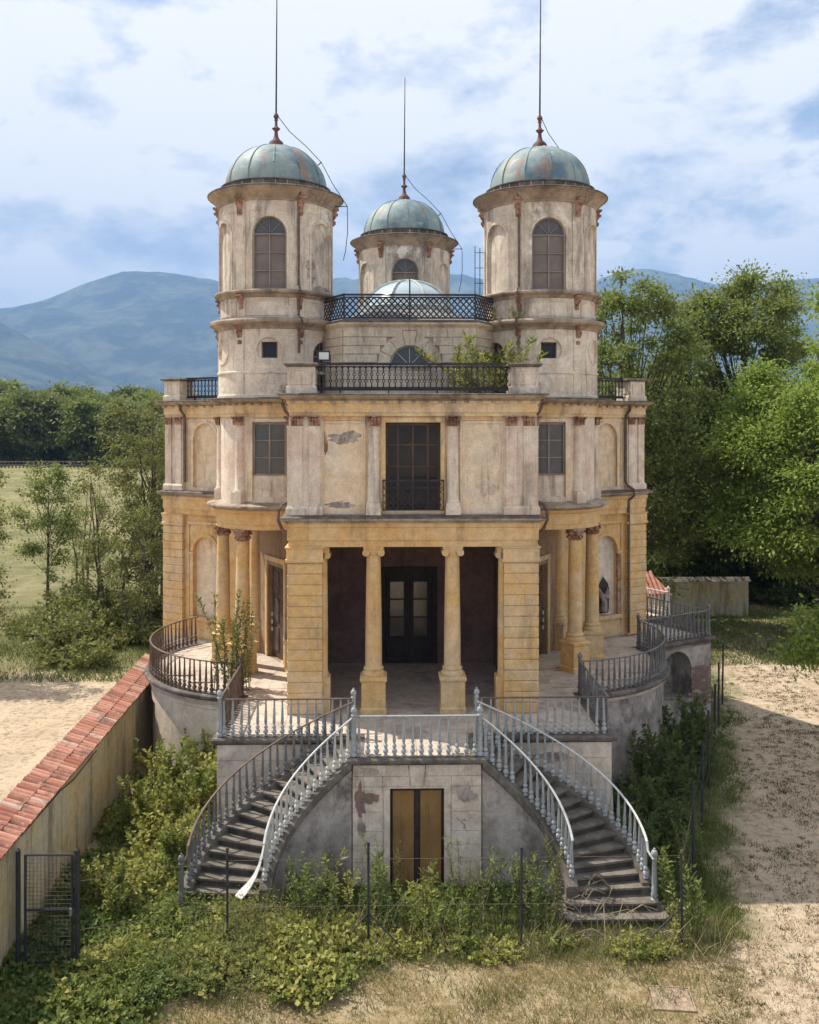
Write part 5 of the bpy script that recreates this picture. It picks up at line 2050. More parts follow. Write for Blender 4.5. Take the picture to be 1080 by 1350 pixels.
yj = T_L[1] - sqrt(RR ** 2 - (HTR - 4.315) ** 2)
aj = math.degrees(math.acos((HTR - 4.315) / RR))
railing('short dark railing running back from the left corner of the terrace to the curve', [(-HTR, -VTR + 0.1, ZD), (-HTR, yj, ZD)], 'rusty_iron', newels=[(-HTR, yj, ZD)])
railing('short grey railing running back from the right corner of the terrace to the curve', [(HTR, -VTR, ZD), (HTR, yj, ZD)], 'dull_paint', newels=[(HTR, yj, ZD)])
railing('curved rusty brown railing round the left tower deck', arc3(T_L, RR, 180 + aj, 140, 44), 'rusty_iron', step=0.20)
e1 = rot_pt((-HTR, -VTR), 1)
c1 = rot_pt((-HTR, yj), 1)
a1_ = math.degrees(atan2(c1[1] - T_R[1], c1[0] - T_R[0]))
railing('curved dark grey railing round the right tower deck', arc3(T_R, RR, -aj, a1_, 40), 'dull_paint', step=0.20)  # right terrace rails: shade of this side is put into the dark paint
railing('straight dark railing on the flank of the right wing terrace', [(c1[0], c1[1], ZD), (e1[0], e1[1], ZD)], 'dull_paint', newels=[(c1[0], c1[1], ZD), (e1[0], e1[1], ZD)])
e2 = rot_pt((-HL, -VTR), 1)
railing('dark railing on the far edge of the right wing terrace', [(e1[0], e1[1], ZD), (e2[0], e2[1], ZD)], 'dull_paint')
e3, e4 = rot_pt((-HL, -VL + 0.05), 1), rot_pt((HL, -VL + 0.05), 1)
railing('sunlit pale railing on the far landing beside the tiled shelter', [(e3[0], e3[1], ZD), (e4[0], e4[1], ZD)], 'white_paint', newels=[(e3[0], e3[1], ZD)])  # white paint puts the sunlit look into the rail's colour

# ================================================================== stairs
NCUR, RIS = 14, 0.176


def ell(c, a, b, t):
    return (c[0] + a * sin(t), c[1] + b * cos(t))


def stair_pts(sg, t, which):
    """t in 0..1 from landing to foot"""
    th = PI2 * t
    if which == 'in':
        p = ell((1.52, -12.85), 1.80, 1.40, th)
    else:
        p = ell((1.52, -12.70), 3.58, 2.67, th)
    return (sg * p[0], p[1])


def slope_z(t):
    return ZD - 0.10 - (ZD - 0.10 - 0.54) * t


stair_things = {}
for sg, lab in ((-1, 'left curved stone staircase with overgrown lower steps'), (1, 'right curved stone staircase with dark worn steps')):
    st = thing('staircase', lab, 'staircase', (sg * 3.5, -12.0, 0))
    off = Vector((sg * 3.5, -12.0, 0))
    stair_things[sg] = st

    def SP(name, mm, mat, **kw):
        mm.v = [(v_[0] - off.x, v_[1] - off.y, v_[2]) for v_ in mm.v]
        return put(name, mm, mat, st, **kw)
    for i in range(NCUR):
        t0, t1 = i / NCUR, (i + 1) / NCUR
        ztop = ZD - RIS * (i + 1)
        poly = []
        for k in range(4):
            poly.append(stair_pts(sg, t0 + (t1 + 0.012 - t0) * k / 3, 'in'))
        for k in range(4):
            poly.append(stair_pts(sg, t1 + 0.012 - (t1 + 0.012 - t0) * k / 3, 'out'))
        mm = MB()
        mm.prism(poly, ztop - 0.045, ztop + random.uniform(-0.006, 0.006))
        SP('tread', mm, 'step_stone')
        mm = MB()
        poly = []
        for k in range(4):
            poly.append(stair_pts(sg, t0 + (t1 - 0.004 - t0) * k / 3, 'in'))
        for k in range(4):
            poly.append(stair_pts(sg, t1 - 0.004 - (t1 - 0.004 - t0) * k / 3, 'out'))
        mm.prism(poly, max(-0.1, ztop - 0.7), ztop - 0.046)
        SP('riser', mm, 'dark_riser')
    for i in range(3):
        zt = ZD - RIS * (NCUR + 1 + i)
        y0 = -12.80 - 0.31 * (i + 1)
        x0, x1 = 3.16 - 0.05 * i, 5.22 + 0.12 * i
        mm = MB()
        a_, b_ = sorted((sg * x0, sg * x1))
        poly = [(a_, -12.70), (a_, y0 + 0.1), (a_ + 0.12, y0), (b_ - 0.12, y0), (b_, y0 + 0.1), (b_, -12.70)]
        mm.prism(poly, zt - 0.045, zt)
        SP('tread', mm, 'step_stone')
        mm = MB()
        poly = [(a_ + 0.05, -12.71), (a_ + 0.05, y0 + 0.14), (a_ + 0.16, y0 + 0.04), (b_ - 0.16, y0 + 0.04), (b_ - 0.05, y0 + 0.14), (b_ - 0.05, -12.71)]
        mm.prism(poly, -0.1, zt - 0.046)
        SP('riser', mm, 'dark_riser')
    # inner and outer walls with a sloping curb
    for which, mat, nm in (('in', 'rubble_render', 'stair_wall'), ('out', 'rubble_render', 'stair_wall')):
        vv, cv = [], []
        N_ = 28
        for i in range(N_ + 1):
            t = i / N_
            x_, y_ = stair_pts(sg, t, which)
            x2, y2 = stair_pts(sg, min(1, t + 0.01), which)
            x1, y1 = stair_pts(sg, max(0, t - 0.01), which)
            d_ = Vector((x2 - x1, y2 - y1)).normalized()
            n_ = Vector((-d_.y, d_.x)) * (sg if which == 'in' else -sg) * -1
            # n_ points away from the treads
            zt = slope_z(t)
            vv += [(x_ + n_.x * 0.02, y_ + n_.y * 0.02, -0.2), (x_ + n_.x * 0.02, y_ + n_.y * 0.02, zt - 0.16)]
            for (o_, z_) in ((0.06, -0.20), (0.10, -0.15), (0.10, 0.03), (0.03, 0.07), (-0.16, 0.07), (-0.17, 0.03), (-0.17, -0.25)):
                cv.append((x_ + n_.x * o_, y_ + n_.y * o_, zt + z_))
        mm = MB()
        mm.add(vv, [(i * 2, i * 2 + 2, i * 2 + 3, i * 2 + 1) for i in range(N_)], True)
        SP(nm, mm, mat)
        mm = MB()
        mm.add(cv, [(i * 7 + k, i * 7 + (k + 1) % 7, (i + 1) * 7 + (k + 1) % 7, (i + 1) * 7 + k) for i in range(N_) for k in range(7)] + [tuple(range(7)), tuple(N_ * 7 + k for k in range(7))])
        SP('stair_curb', mm, 'step_stone')

    def rail_path(which, tmax=1.0, n_=26, ins=0.06):
        pts = []
        for i in range(n_ + 1):
            t = tmax * i / n_
            x_, y_ = stair_pts(sg, t, which)
            xo, yo = stair_pts(sg, t, 'out' if which == 'in' else 'in')
            d_ = Vector((xo - x_, yo - y_)).normalized() * ins
            pts.append((x_ + d_.x, y_ + d_.y, slope_z(t) + 0.07))
        return pts
    pin, pout = rail_path('in', 0.97), rail_path('out', 1.0)
    if sg < 0:
        railing('white inner railing of the left staircase ending in a bent ribbon of metal', pin, 'white_paint', step=0.20, h=0.90)
        railing('weathered brown outer railing of the left staircase', pout, 'dull_paint', 'rusty_iron', step=0.22, h=0.90, newels=[(pout[-1][0] - 0.10, pout[-1][1] - 0.22, 0.30)])
    else:
        railing('pale blue inner railing of the right staircase broken off at its foot', pin, 'old_paint', 'white_paint', step=0.20, h=0.90, skip=(5,))
        railing('pale blue outer railing of the right staircase with a ball topped newel', pout, 'old_paint', 'white_paint', step=0.22, h=0.90, newels=[(pout[-1][0] + 0.10, pout[-1][1] - 0.22, 0.30)])
for o in [q for q in bpy.data.objects if 'outer railing of the' in q.get('label', '') and q.type == 'EMPTY' and q.get('category') == 'railing']:
    sg = -1 if 'left' in o['label'] else 1
    pe = Vector((sg * abs(pout[-1][0]), pout[-1][1], pout[-1][2] + 0.90))
    nw = Vector((pe.x + sg * 0.10, pe.y - 0.22, 0.30 + 0.98))
    bo = Vector(o.location)
    mm = MB()
    mm.tube([pe - bo, pe.lerp(nw, 0.3) + Vector((-sg * 0.03, 0, -0.10)) - bo, pe.lerp(nw, 0.7) + Vector((-sg * 0.02, -0.01, -0.09)) - bo, nw - bo], 0.028, 8)
    put('handrail_end', mm, 'rusty_iron' if sg < 0 else 'white_paint', o)
# the bent white ribbon at the foot of the left inner rail
rb = [o for o in bpy.data.objects if o.get('label', '').startswith('white inner railing')][0]
bo = Vector(rb.location)
m = MB()
e = Vector(pin[-1])
e.x = -e.x
rp = [(e.x, e.y, e.z + 0.90, 0.05), (e.x - 0.03, e.y - 0.10, e.z + 0.72, 0.07), (e.x - 0.08, e.y - 0.17, e.z + 0.52, 0.09), (e.x - 0.17, e.y - 0.24, e.z + 0.32, 0.13), (e.x - 0.29, e.y - 0.30, e.z + 0.15, 0.20), (e.x - 0.42, e.y - 0.36, e.z + 0.02, 0.26), (e.x - 0.50, e.y - 0.40, e.z - 0.06, 0.24)]
vv = []
for (x_, y_, z_, w_) in rp:
    z_ -= bo.z
    vv += [(x_ - bo.x - w_ * 0.35, y_ - bo.y + w_ * 0.4, z_), (x_ - bo.x + w_ * 0.35, y_ - bo.y - w_ * 0.4, z_ + 0.02), (x_ - bo.x + w_ * 0.35, y_ - bo.y - w_ * 0.4, z_), (x_ - bo.x - w_ * 0.35, y_ - bo.y + w_ * 0.4, z_ - 0.02)]
m.add(vv, [(i * 4 + k, i * 4 + (k + 1) % 4, (i + 1) * 4 + (k + 1) % 4, (i + 1) * 4 + k) for i in range(len(rp) - 1) for k in range(4)] + [(0, 1, 2, 3)], False)
put('bent_ribbon', m, 'white_paint', rb)

# ================================================================== garden wall with tiled coping
gw = thing('garden_wall', 'long ochre garden wall with red tile coping beside the sandy road', 'wall', (-8.2, -17.5, 0))
GY0, GY1 = -18.2, -0.4


def gwx(y_):
    return -8.04 - 0.016 * (y_ + 15.5)


m = MB()
vv = []
for y_ in (GY0, GY1):
    x_ = gwx(y_)
    for (dx, z_) in ((-0.14, -0.2), (-0.14, 2.42), (-0.62, 2.58), (-0.62, -0.2)):
        vv.append((x_ + dx + 8.2, y_ + 17.5, z_))
m.add(vv, [(0, 4, 5, 1), (1, 5, 6, 2), (2, 6, 7, 3), (0, 1, 2, 3), (7, 6, 5, 4)])
put('wall_body', m, 'garden_wall', gw)
m = MB()
vv = []
for y_ in (GY0, GY1):
    x_ = gwx(y_)
    for (dx, z_) in ((-0.04, 2.40), (-0.04, 2.445), (-0.72, 2.655), (-0.72, 2.60)):
        vv.append((x_ + dx + 8.2, y_ + 17.5, z_))
m.add(vv, [(0, 4, 5, 1), (1, 5, 6, 2), (2, 6, 7, 3), (3, 7, 4, 0), (0, 1, 2, 3), (7, 6, 5, 4)])
put('coping_bed', m, 'old_brick', gw)
tile = MB()
tv = []
TL = 0.44
for yy, r_ in ((0, 0.098), (TL, 0.082)):
    for i in range(7):
        t = pi * i / 6
        tv.append((-yy, r_ * cos(t), 0.070 * sin(t)))
    for i in range(7):
        t = pi - pi * i / 6
        tv.append((-yy, (r_ - 0.016) * cos(t), 0.054 * sin(t)))
tile.add(tv, [(i, (i + 1) % 14, 14 + (i + 1) % 14, 14 + i) for i in range(14)] + [tuple(range(14)), tuple(27 - i for i in range(14))], False)
tile_me = tile.mesh('roof_tile')
tile_me.materials.append(MATS['roof_tile'])
n_t = int((GY1 - GY0) / 0.193)
sl = atan2(0.21, 0.68)
for i in range(n_t):
    y_ = GY0 + 0.1 + i * 0.193
    for r_ in (0, 1):
        if random.random() < 0.012:
            continue
        dx = -0.0 - r_ * 0.37
        o = put('coping_tile', tile_me, None, gw, loc=(gwx(y_) + dx + 8.2 + random.uniform(-0.012, 0.012), y_ + 17.5 + random.uniform(-0.008, 0.008), 2.445 + r_ * 0.37 * math.tan(sl) + 0.006 + 0.012 * r_))
        loose = random.random() < 0.05
        o.rotation_euler = (random.uniform(-.03, .03), sl + random.uniform(-.02, .02), random.uniform(-.03, .03) * (6 if loose else 1))
m = MB()
cab = [(gwx(-9) + 0.02 + 8.2, 8.4, 2.38), (gwx(-10) + 8.2 - 0.09, 7.6, 2.22), (gwx(-11) + 8.2 - 0.10, 6.9, 2.20), (gwx(-12) + 8.2 - 0.08, 5.9, 2.34), (gwx(-14) + 8.2 - 0.05, 3.4, 2.39)]
m.tube(cab, 0.014, 5)
put('loose_cable', m, 'iron_dark', gw)

# wire gate
gx0, gx1, gy = -7.86, -6.72, -14.92
gt = thing('wire_gate', 'black framed wire mesh gate standing by the garden wall', 'gate', (gx0, gy, 0))
W_ = gx1 - gx0
for x_ in (0.0, W_):
    m = MB()
    m.tube([(x_, 0, -0.1), (x_, 0, 2.45)], 0.05, 8)
    m.lathe([(0.052, 2.44), (0.055, 2.46), (0.02, 2.50)], 8, (x_, 0, 0))
    put('gate_post', m, 'iron_dark', gt)
m = MB()
for x_ in (0.14, W_ - 0.10):
    m.tube([(x_, 0, 0.25), (x_, 0, 2.38)], 0.028, 6)
for z_ in (0.3, 1.3, 2.37):
    m.tube([(0.14, 0, z_), (W_ - 0.10, 0, z_)], 0.022, 6)
fr = put('gate_frame', m, 'iron_dark', gt)
m = MB()
for i in range(1, 12):
    x_ = 0.14 + (W_ - 0.24) * i / 12
    m.tube([(x_, 0, 0.3), (x_, 0, 2.37)], 0.005, 3, False)
for i in range(1, 26):
    z_ = 0.3 + 2.07 * i / 26
    m.tube([(0.14, 0.006, z_), (W_ - 0.10, 0.006, z_)], 0.005, 3, False)
put('wire_mesh', m, 'iron_dark', gt, kind='stuff')
m = MB()
m.box((W_ - 0.11, -0.04, 1.28), (0.05, 0.06, 0.13))
put('gate_lock', m, 'dull_paint', gt)

# wire fences
YF = -14.12
wf = thing('wire_fence', 'low wire fence of thin dark posts across the front yard', 'fence', (0, YF, 0))
fx = [(-3.95, 2.1, 0.0), (-1.08, 2.18, 0.0), (2.05, 2.05, 0.01), (5.38, 1.9, -0.03)]
for (x_, h_, ln) in fx:
    m = MB()
    m.tube([(x_, 0, -0.1), (x_ + ln, 0, h_)], 0.026, 6)
    m.tube([(x_ + ln, 0, h_ - 0.03), (x_ + ln, 0, h_ + 0.01)], 0.034, 6)
    put('fence_post', m, 'iron_dark', wf)
for (x_, z_, dx, dy) in ((-1.08, 0.75, -0.72, -0.15), (-1.08, 0.75, 0.85, -0.3), (5.38, 0.8, -0.95, -0.15)):
    m = MB()
    m.tube([(x_, 0, z_), (x_ + dx, dy, 0.02)], 0.018, 5)
    put('fence_stay', m, 'iron_dark', wf)
for z_ in (0.9, 1.85):
    m = MB()
    m.tube([(gx1 - 0.0, gy - YF, z_)] + [(x_, 0, z_) for x_, _, _ in fx], 0.005, 4)
    put('fence_wire', m, 'rusty_iron', wf)
sf = thing('wire_fence', 'row of tall dark posts with slack wires dividing the yard from the gravel drive', 'fence', (5.4, -14.1, 0))
for i in range(1, 7):
    t = i / 6
    m = MB()
    x_, y_ = 6.7 * t, 16.5 * t
    m.tube([(x_, y_, -0.1), (x_ + random.uniform(-.05, .05), y_, 2.3)], 0.035, 6)
    put('fence_post', m, 'iron_dark', sf)
for z_ in (0.5, 1.2, 1.9):
    m = MB()
    m.tube([(6.7 * i / 24, 16.5 * i / 24, z_ - 0.10 * abs(sin(pi * i / 4))) for i in range(25)], 0.007, 4)
    put('fence_wire', m, 'iron_dark', sf)

# floodlight on the roof balustrade
fl_ = thing('floodlight', 'small square floodlight on the roof balustrade by the left pedestal', 'floodlight', (-2.40, YP, 12.37))
m = MB()
m.lohi((-0.15, -0.02, 0.07), (0.15, 0.10, 0.30))
m.lohi((-0.17, -0.04, 0.05), (0.17, -0.021, 0.32))
put('lamp_housing', m, 'iron_dark', fl_)
m = MB()
m.lohi((-0.13, -0.045, 0.09), (0.13, -0.041, 0.28))
put('lamp_glass', m, 'lamp_glass', fl_)
m = MB()
m.lohi((-0.18, 0.0, 0.0), (-0.155, 0.04, 0.2))
m.lohi((0.155, 0.0, 0.0), (0.18, 0.04, 0.2))
m.lohi((-0.154, 0.0, 0.0), (0.154, 0.04, 0.025))
put('lamp_bracket', m, 'iron_dark', fl_)

# drain cover
hx, hy = cam_px(885, z_at(0, 0) * 0 + 10.8 * 1250 / (1318 - 555))
dc = thing('drain_cover', 'square rusty drain cover lying flat in the dry grass', 'drain cover', (hx, hy, 0.0), rz=-0.12)
m = MB()
m.lohi((-0.36, -0.33, -0.02), (0.36, 0.33, 0.03))
put('cover_plate', m, 'rusted_plate', dc)
m = MB()
for (a, b, c_, d_) in ((-0.40, -0.37, -0.37, 0.37), (0.37, 0.40, -0.37, 0.37), (-0.369, 0.369, -0.37, -0.34), (-0.369, 0.369, 0.34, 0.37)):
    m.lohi((a, c_, -0.02), (b, d_, 0.036))
put('cover_frame', m, 'rusted_plate', dc)

# back garden wall and tiled shelter on the right
bw_y = 18.5
bw = thing('garden_wall', 'low yellow garden wall under the dark trees behind the right wing', 'wall', (13.0, bw_y, 0))
m = MB()
m.lohi((-2.6, 0, -0.2), (6.3, 0.35, 1.95))
put('wall_body', m, 'garden_wall', bw)
m = MB()
m.add([(-2.7, -0.12, 1.94), (6.4, -0.12, 1.94), (6.4, 0.18, 2.16), (-2.7, 0.18, 2.16), (-2.7, 0.47, 1.94), (6.4, 0.47, 1.94)], [(0, 1, 2, 3), (3, 2, 5, 4), (0, 3, 4), (1, 5, 2), (0, 4, 5, 1)])
put('wall_coping', m, 'dark_coping', bw)
sh = thing('shelter', 'small shelter with a red tiled roof beside the far terrace railing', 'shelter', (11.4, 10.6, 0))
m = MB()
m.lohi((-1.6, 0.1, -0.2), (0.75, 1.8, 2.70))
put('shelter_wall', m, 'ochre_plaster', sh)
m = MB()
m.add([(-1.9, -0.35, 2.72), (1.15, -0.35, 2.72), (0.6, 1.1, 3.5), (-1.9, 1.1, 3.5), (1.15, 2.3, 2.72), (-1.9, 2.3, 2.72),
       (-1.9, -0.35, 2.66), (1.15, -0.35, 2.66), (1.15, 2.3, 2.66), (-1.9, 2.3, 2.66)], [(0, 1, 2, 3), (1, 4, 2), (3, 2, 4, 5), (6, 9, 8, 7), (0, 6, 7, 1), (1, 7, 8, 4), (4, 8, 9, 5), (5, 9, 6, 0, 3)])
rf = put('shelter_roof', m, 'roof_tile', sh)
for i in range(14):
    for r_ in range(4):
        x_ = -1.8 + i * 0.212
        y_ = -0.40 + r_ * 0.38
        if x_ > 1.02 - 0.38 * (y_ + 0.4):
            continue
        o = put('roof_tile', tile_me, None, rf, loc=(x_, y_ , 2.74 + (y_ + 0.4) * 0.538))
        o.rotation_euler = (atan2(0.78, 1.45), 0, random.uniform(-.03, .03))
        o.rotation_mode = 'XYZ'
        o.rotation_euler = Matrix.Rotation(-PI2, 3, 'Z').to_euler()
        R_ = Matrix.Rotation(atan2(0.78, 1.45), 3, 'X') @ Matrix.Rotation(-PI2 + random.uniform(-.03, .03), 3, 'Z')
        o.rotation_euler = R_.to_euler()

# ================================================================== vegetation
def leaf_mesh(name, pts, dirs, size, mat, aspect=0.5, seed=0, droop=0.25):
    """one kite shaped leaf (two triangles) per point"""
    r = np.random.default_rng(seed)
    pts = np.asarray(pts, dtype=np.float64)
    n_ = len(pts)
    d = np.asarray(dirs, dtype=np.float64) + r.normal(0, 0.55, (n_, 3))
    d[:, 2] -= droop
    d /= np.linalg.norm(d, axis=1)[:, None] + 1e-9
    up = np.array([0, 0, 1.0]) + r.normal(0, 0.55, (n_, 3))
    sd_ = np.cross(d, up)
    sd_ /= np.linalg.norm(sd_, axis=1)[:, None] + 1e-9
    nn = np.cross(sd_, d)
    L = (np.asarray(size) * (0.65 + 0.7 * r.random(n_)))[:, None]
    w = L * aspect * 0.5
    a = pts
    b = pts + d * L * 0.45 + sd_ * w + nn * L * 0.08
    c_ = pts + d * L
    e_ = pts + d * L * 0.45 - sd_ * w + nn * L * 0.08
    V = np.stack([a, b, c_, e_], 1).reshape(-1, 3)
    me = bpy.data.meshes.new(name)
    me.vertices.add(4 * n_)
    me.vertices.foreach_set('co', V.astype(np.float32).ravel())
    tri = np.arange(n_)[:, None] * 4
    idx = np.concatenate([tri + np.array([0, 1, 2]), tri + np.array([0, 2, 3])], 1).ravel()
    me.loops.add(6 * n_)
    me.loops.foreach_set('vertex_index', idx.astype(np.int32))
    me.polygons.add(2 * n_)
    me.polygons.foreach_set('loop_start', (np.arange(2 * n_) * 3).astype(np.int32))
    try:
        me.polygons.foreach_set('loop_total', np.full(2 * n_, 3, dtype=np.int32))
    except Exception:
        pass
    me.update(calc_edges=True)
    me.validate()
    me.materials.append(MATS[mat])
    return me


def cluster_points(centers, radii, per, r, flat=0.75):
    P_, D_ = [], []
    for c, R_ in zip(centers, radii):
        n_ = int(per * (R_ ** 2))
        u = r.normal(0, 1, (n_, 3))
        u /= np.linalg.norm(u, axis=1)[:, None]
        rad = R_ * np.minimum(1.7, np.abs(r.normal(0, 0.62, n_)) + 0.12)
        p = u * rad[:, None]
        p[:, 2] *= flat
        P_.append(p + np.asarray(c))
        D_.append(u)
    return np.concatenate(P_), np.concatenate(D_)


def tree_proto(name, h, cr, cz0, seed, ncl, rcl, per, leaf, mat, trunk_r=0.25, wob=0.5, top_bias=0.0, aspect=0.55, drop=0.15, limbs_vis=True, multi=1):
    """returns (trunk mesh, crown mesh) for a tree of height h, crown radius cr starting at height cz0"""
    r = np.random.default_rng(seed)
    rc = (h - cz0) / 2
    zc = cz0 + rc
    cents, rad = [], []
    tries = 0
    while len(cents) < ncl and tries < ncl * 20:
        tries += 1
        u = r.normal(0, 1, 3)
        u /= np.linalg.norm(u)
        q = r.random() ** (1 / 3)
        q = 0.45 + 0.55 * q
        lump = 1 + 0.28 * mnoise.noise(Vector(u * 1.7) + Vector((seed, 0, 0)))
        p = np.array([u[0] * cr * q * lump, u[1] * cr * q * lump, zc + u[2] * rc * q * lump])
        if p[2] > h:
            p[2] = h - r.random() * 0.3
        if r.random() < drop:
            continue
        cents.append(p)
        rad.append(rcl * (0.6 + 0.8 * r.random()))
    pts, dr = cluster_points(cents, rad, per, r, 0.6)
    crown = leaf_mesh(name + '_leaves', pts, dr, np.full(len(pts), leaf), mat, aspect, seed)
    m = MB()
    stems = []
    for k in range(multi):
        bx, by = (0, 0) if multi == 1 else (r.normal(0, 0.35), r.normal(0, 0.35))
        tip = np.array([bx * 3 + r.normal(0, wob), by * 3 + r.normal(0, wob), h * 0.86])
        st = [np.array([bx, by, -0.2])]
        for i in range(1, 7):
            t = i / 6
            st.append(np.array([bx, by, 0]) * (1 - t) + tip * t + np.array([r.normal(0, wob * 0.22), r.normal(0, wob * 0.22), 0]))
        m.tube(st, [trunk_r * (1 - 0.85 * i / 6) for i in range(7)], 7)
        stems.append(st)
    for c, R_ in zip(cents, rad):
        if r.random() < 0.35:
            continue
        st = stems[int(r.integers(0, multi))]
        f = max(0.15, min(0.95, (c[2] * 0.62) / (h * 0.86)))
        i = min(5, int(f * 6))
        a = st[i] + (st[i + 1] - st[i]) * (f * 6 - i)
        mid = a * 0.45 + c * 0.55 + np.array([r.normal(0, 0.15), r.normal(0, 0.15), -0.15 * R_])
        br = trunk_r * 0.26 * (0.5 + r.random() * 0.6)
        m.tube([a, mid, c], [br, br * 0.6, br * 0.2], 5)
    tr = m.mesh(name + '_trunk')
    tr.materials.append(MATS['bark'])
    return tr, crown


def plant_tree(name, proto, loc, label, s=1.0, rz=0.0, group=None, cat='tree', zs=1.0):
    o = thing(name, label, cat, loc, group, rz)
    a = put('trunk', proto[0], None, o)
    b = put('crown', proto[1], None, o)
    o.scale = (s, s, s * zs)
    return o


def at(px, D, z_=0.0):
    x_, y_ = cam_px(px, D)
    return (x_, y_, z_)


# --- trees on the right
pr = tree_proto('tall_tree', 18.6, 3.7, 3.0, 21, 120, 0.85, 520, 0.20, 'leaf_mid', 0.32, 0.7, drop=0.3)
plant_tree('deciduous_tree', pr, at(845, 50), 'tall airy tree with bare upper branches rising beside the right tower')
pr2 = tree_proto('round_tree', 19.6, 5.0, 4.0, 22, 170, 1.15, 460, 0.22, 'leaf_mid', 0.42, 0.8, drop=0.08)
plant_tree('deciduous_tree', pr2, at(975, 60), 'big round topped tree behind the bright green tree at right')
pr3 = tree_proto('bright_tree', 13.6, 5.5, 3.0, 23, 240, 1.0, 520, 0.19, 'leaf_bright', 0.30, 0.6, drop=0.02)
plant_tree('deciduous_tree', pr3, at(1085, 47), 'bright fresh green tree with feathery foliage at the right')
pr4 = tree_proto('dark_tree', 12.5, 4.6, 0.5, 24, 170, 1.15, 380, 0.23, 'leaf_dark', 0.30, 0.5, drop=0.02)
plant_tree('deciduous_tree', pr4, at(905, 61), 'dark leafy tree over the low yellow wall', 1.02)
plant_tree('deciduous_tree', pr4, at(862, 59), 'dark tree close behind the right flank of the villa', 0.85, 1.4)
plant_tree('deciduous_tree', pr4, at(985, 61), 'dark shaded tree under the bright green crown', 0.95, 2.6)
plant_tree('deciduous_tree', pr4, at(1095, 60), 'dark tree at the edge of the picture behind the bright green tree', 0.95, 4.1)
plant_tree('deciduous_tree', pr2, at(770, 66), 'tree mostly hidden behind the right tower', 0.72, 2.0)
plant_tree('deciduous_tree', pr2, at(905, 75), 'pale green tree between the airy tree and the round tree', 0.72, 4.4)
plant_tree('deciduous_tree', pr, at(1105, 72), 'tall thin tree at the far right edge', 0.70, 3.0)
# overhanging branch from a tree just outside the frame
o = thing('overhanging_tree', 'tree reaching in from the right edge with a drooping leafy branch', 'tree', at(1178, 27))
r = np.random.default_rng(40)
cents = []
for i in range(26):
    t = r.random()
    cents.append((-1.0 - 1.75 * t + r.normal(0, 0.20), 0.2 + r.normal(0, 0.35), 5.4 - 0.55 * t - 1.5 * t * r.random() + r.normal(0, 0.22)))
for i in range(16):
    cents.append((-1.75 + r.normal(0, 0.10), r.normal(0, 0.3), 12.2 + 2.6 * r.random()))
for i in range(30):
    cents.append((0.6 + r.normal(0, 1.2), r.normal(0, 1.2), 5 + 9 * r.random()))
rad = [0.34 + 0.2 * r.random() for _ in cents]
pts, dr = cluster_points(cents, rad, 640, r, 0.8)
put('crown', leaf_mesh('overhang_leaves', pts, dr, np.full(len(pts), 0.17), 'leaf_bright', 0.42, 41, 0.5), None, o)
m = MB()
m.tube([(0.6, 0, -0.2), (0.5, 0, 4), (0.7, 0.1, 9), (0.6, 0, 14)], [0.22, 0.18, 0.12, 0.04], 7)
m.tube([(0.5, 0, 3.6), (-0.6, 0.1, 5.4), (-1.7, 0.2, 5.3), (-2.6, 0.2, 4.3)], [0.09, 0.06, 0.035, 0.01], 5)
m.tube([(0.65, 0, 9), (-0.6, 0, 11.5), (-1.75, 0, 14.4)], [0.08, 0.05, 0.01], 5)
put('trunk', m, 'bark', o)
# --- trees on the left
pl1 = tree_proto('young_tree', 8.6, 1.6, 1.7, 31, 52, 0.55, 420, 0.16, 'leaf_mid', 0.10, 0.12, drop=0.2)
plant_tree('young_tree', pl1, at(62, 54), 'slender young tree standing alone on the meadow edge', 1.0)
pl2 = tree_proto('thin_tree', 9.2, 2.0, 1.2, 32, 55, 0.50, 360, 0.15, 'leaf_olive', 0.09, 0.3, drop=0.25, multi=3)
plant_tree('thin_tree', pl2, at(142, 50), 'thin olive green tree between the young tree and the villa')
pl3 = tree_proto('bushy_tree', 12.2, 2.1, 1.5, 33, 90, 0.60, 380, 0.16, 'leaf_olive', 0.11, 0.4, drop=0.2, multi=4)
plant_tree('thin_tree', pl3, at(196, 50), 'taller olive green tree close against the left flank of the villa')
plant_tree('thin_tree', pl2, at(178, 46), 'low thin tree by the end of the tiled wall', 0.78, 2.2)
plant_tree('thin_tree', pl3, at(212, 58), 'tree half hidden by the left edge of the villa', 0.9, 1.1)
plant_tree('thin_tree', pl3, at(-40, 40), 'tree at the left edge whose branches cross the meadow', 0.75, 3.1)
plant_tree('thin_tree', pl2, at(110, 60), 'sparse small tree behind the slender young one', 0.8, 4.0)
# --- far trees across the meadow
pf = [tree_proto('far_tree', 16, 6.5, 1.0, 50 + i, 70, 2.0, 40, 0.85, ('leaf_far', 'leaf_olive', 'leaf_mid')[i], 0.4, 0.5, drop=0.05) for i in range(3)]
far_lab = 'broad dark green tree in the row across the meadow'
rr = np.random.default_rng(60)
for i, px in enumerate((-60, -20, 18, 48, 82, 112, 140, 172, 205, 238)):
    plant_tree('far_tree', pf[i % 3], at(px + float(rr.normal(0, 5)), 232 + float(rr.normal(0, 9))), far_lab, float(1.0 + rr.normal(0, 0.10)), float(rr.random() * 6), 'dark trees in a row across the meadow')
for i in range(16):
    px = -80 + i * 22
    plant_tree('far_tree', pf[(i + 1) % 3], at(px + float(rr.normal(0, 7)), 300 + float(rr.normal(0, 22))), 'paler tree rising behind the dark row across the meadow', float(1.25 + rr.normal(0, 0.12)), float(rr.random() * 6), 'paler trees behind the dark row')
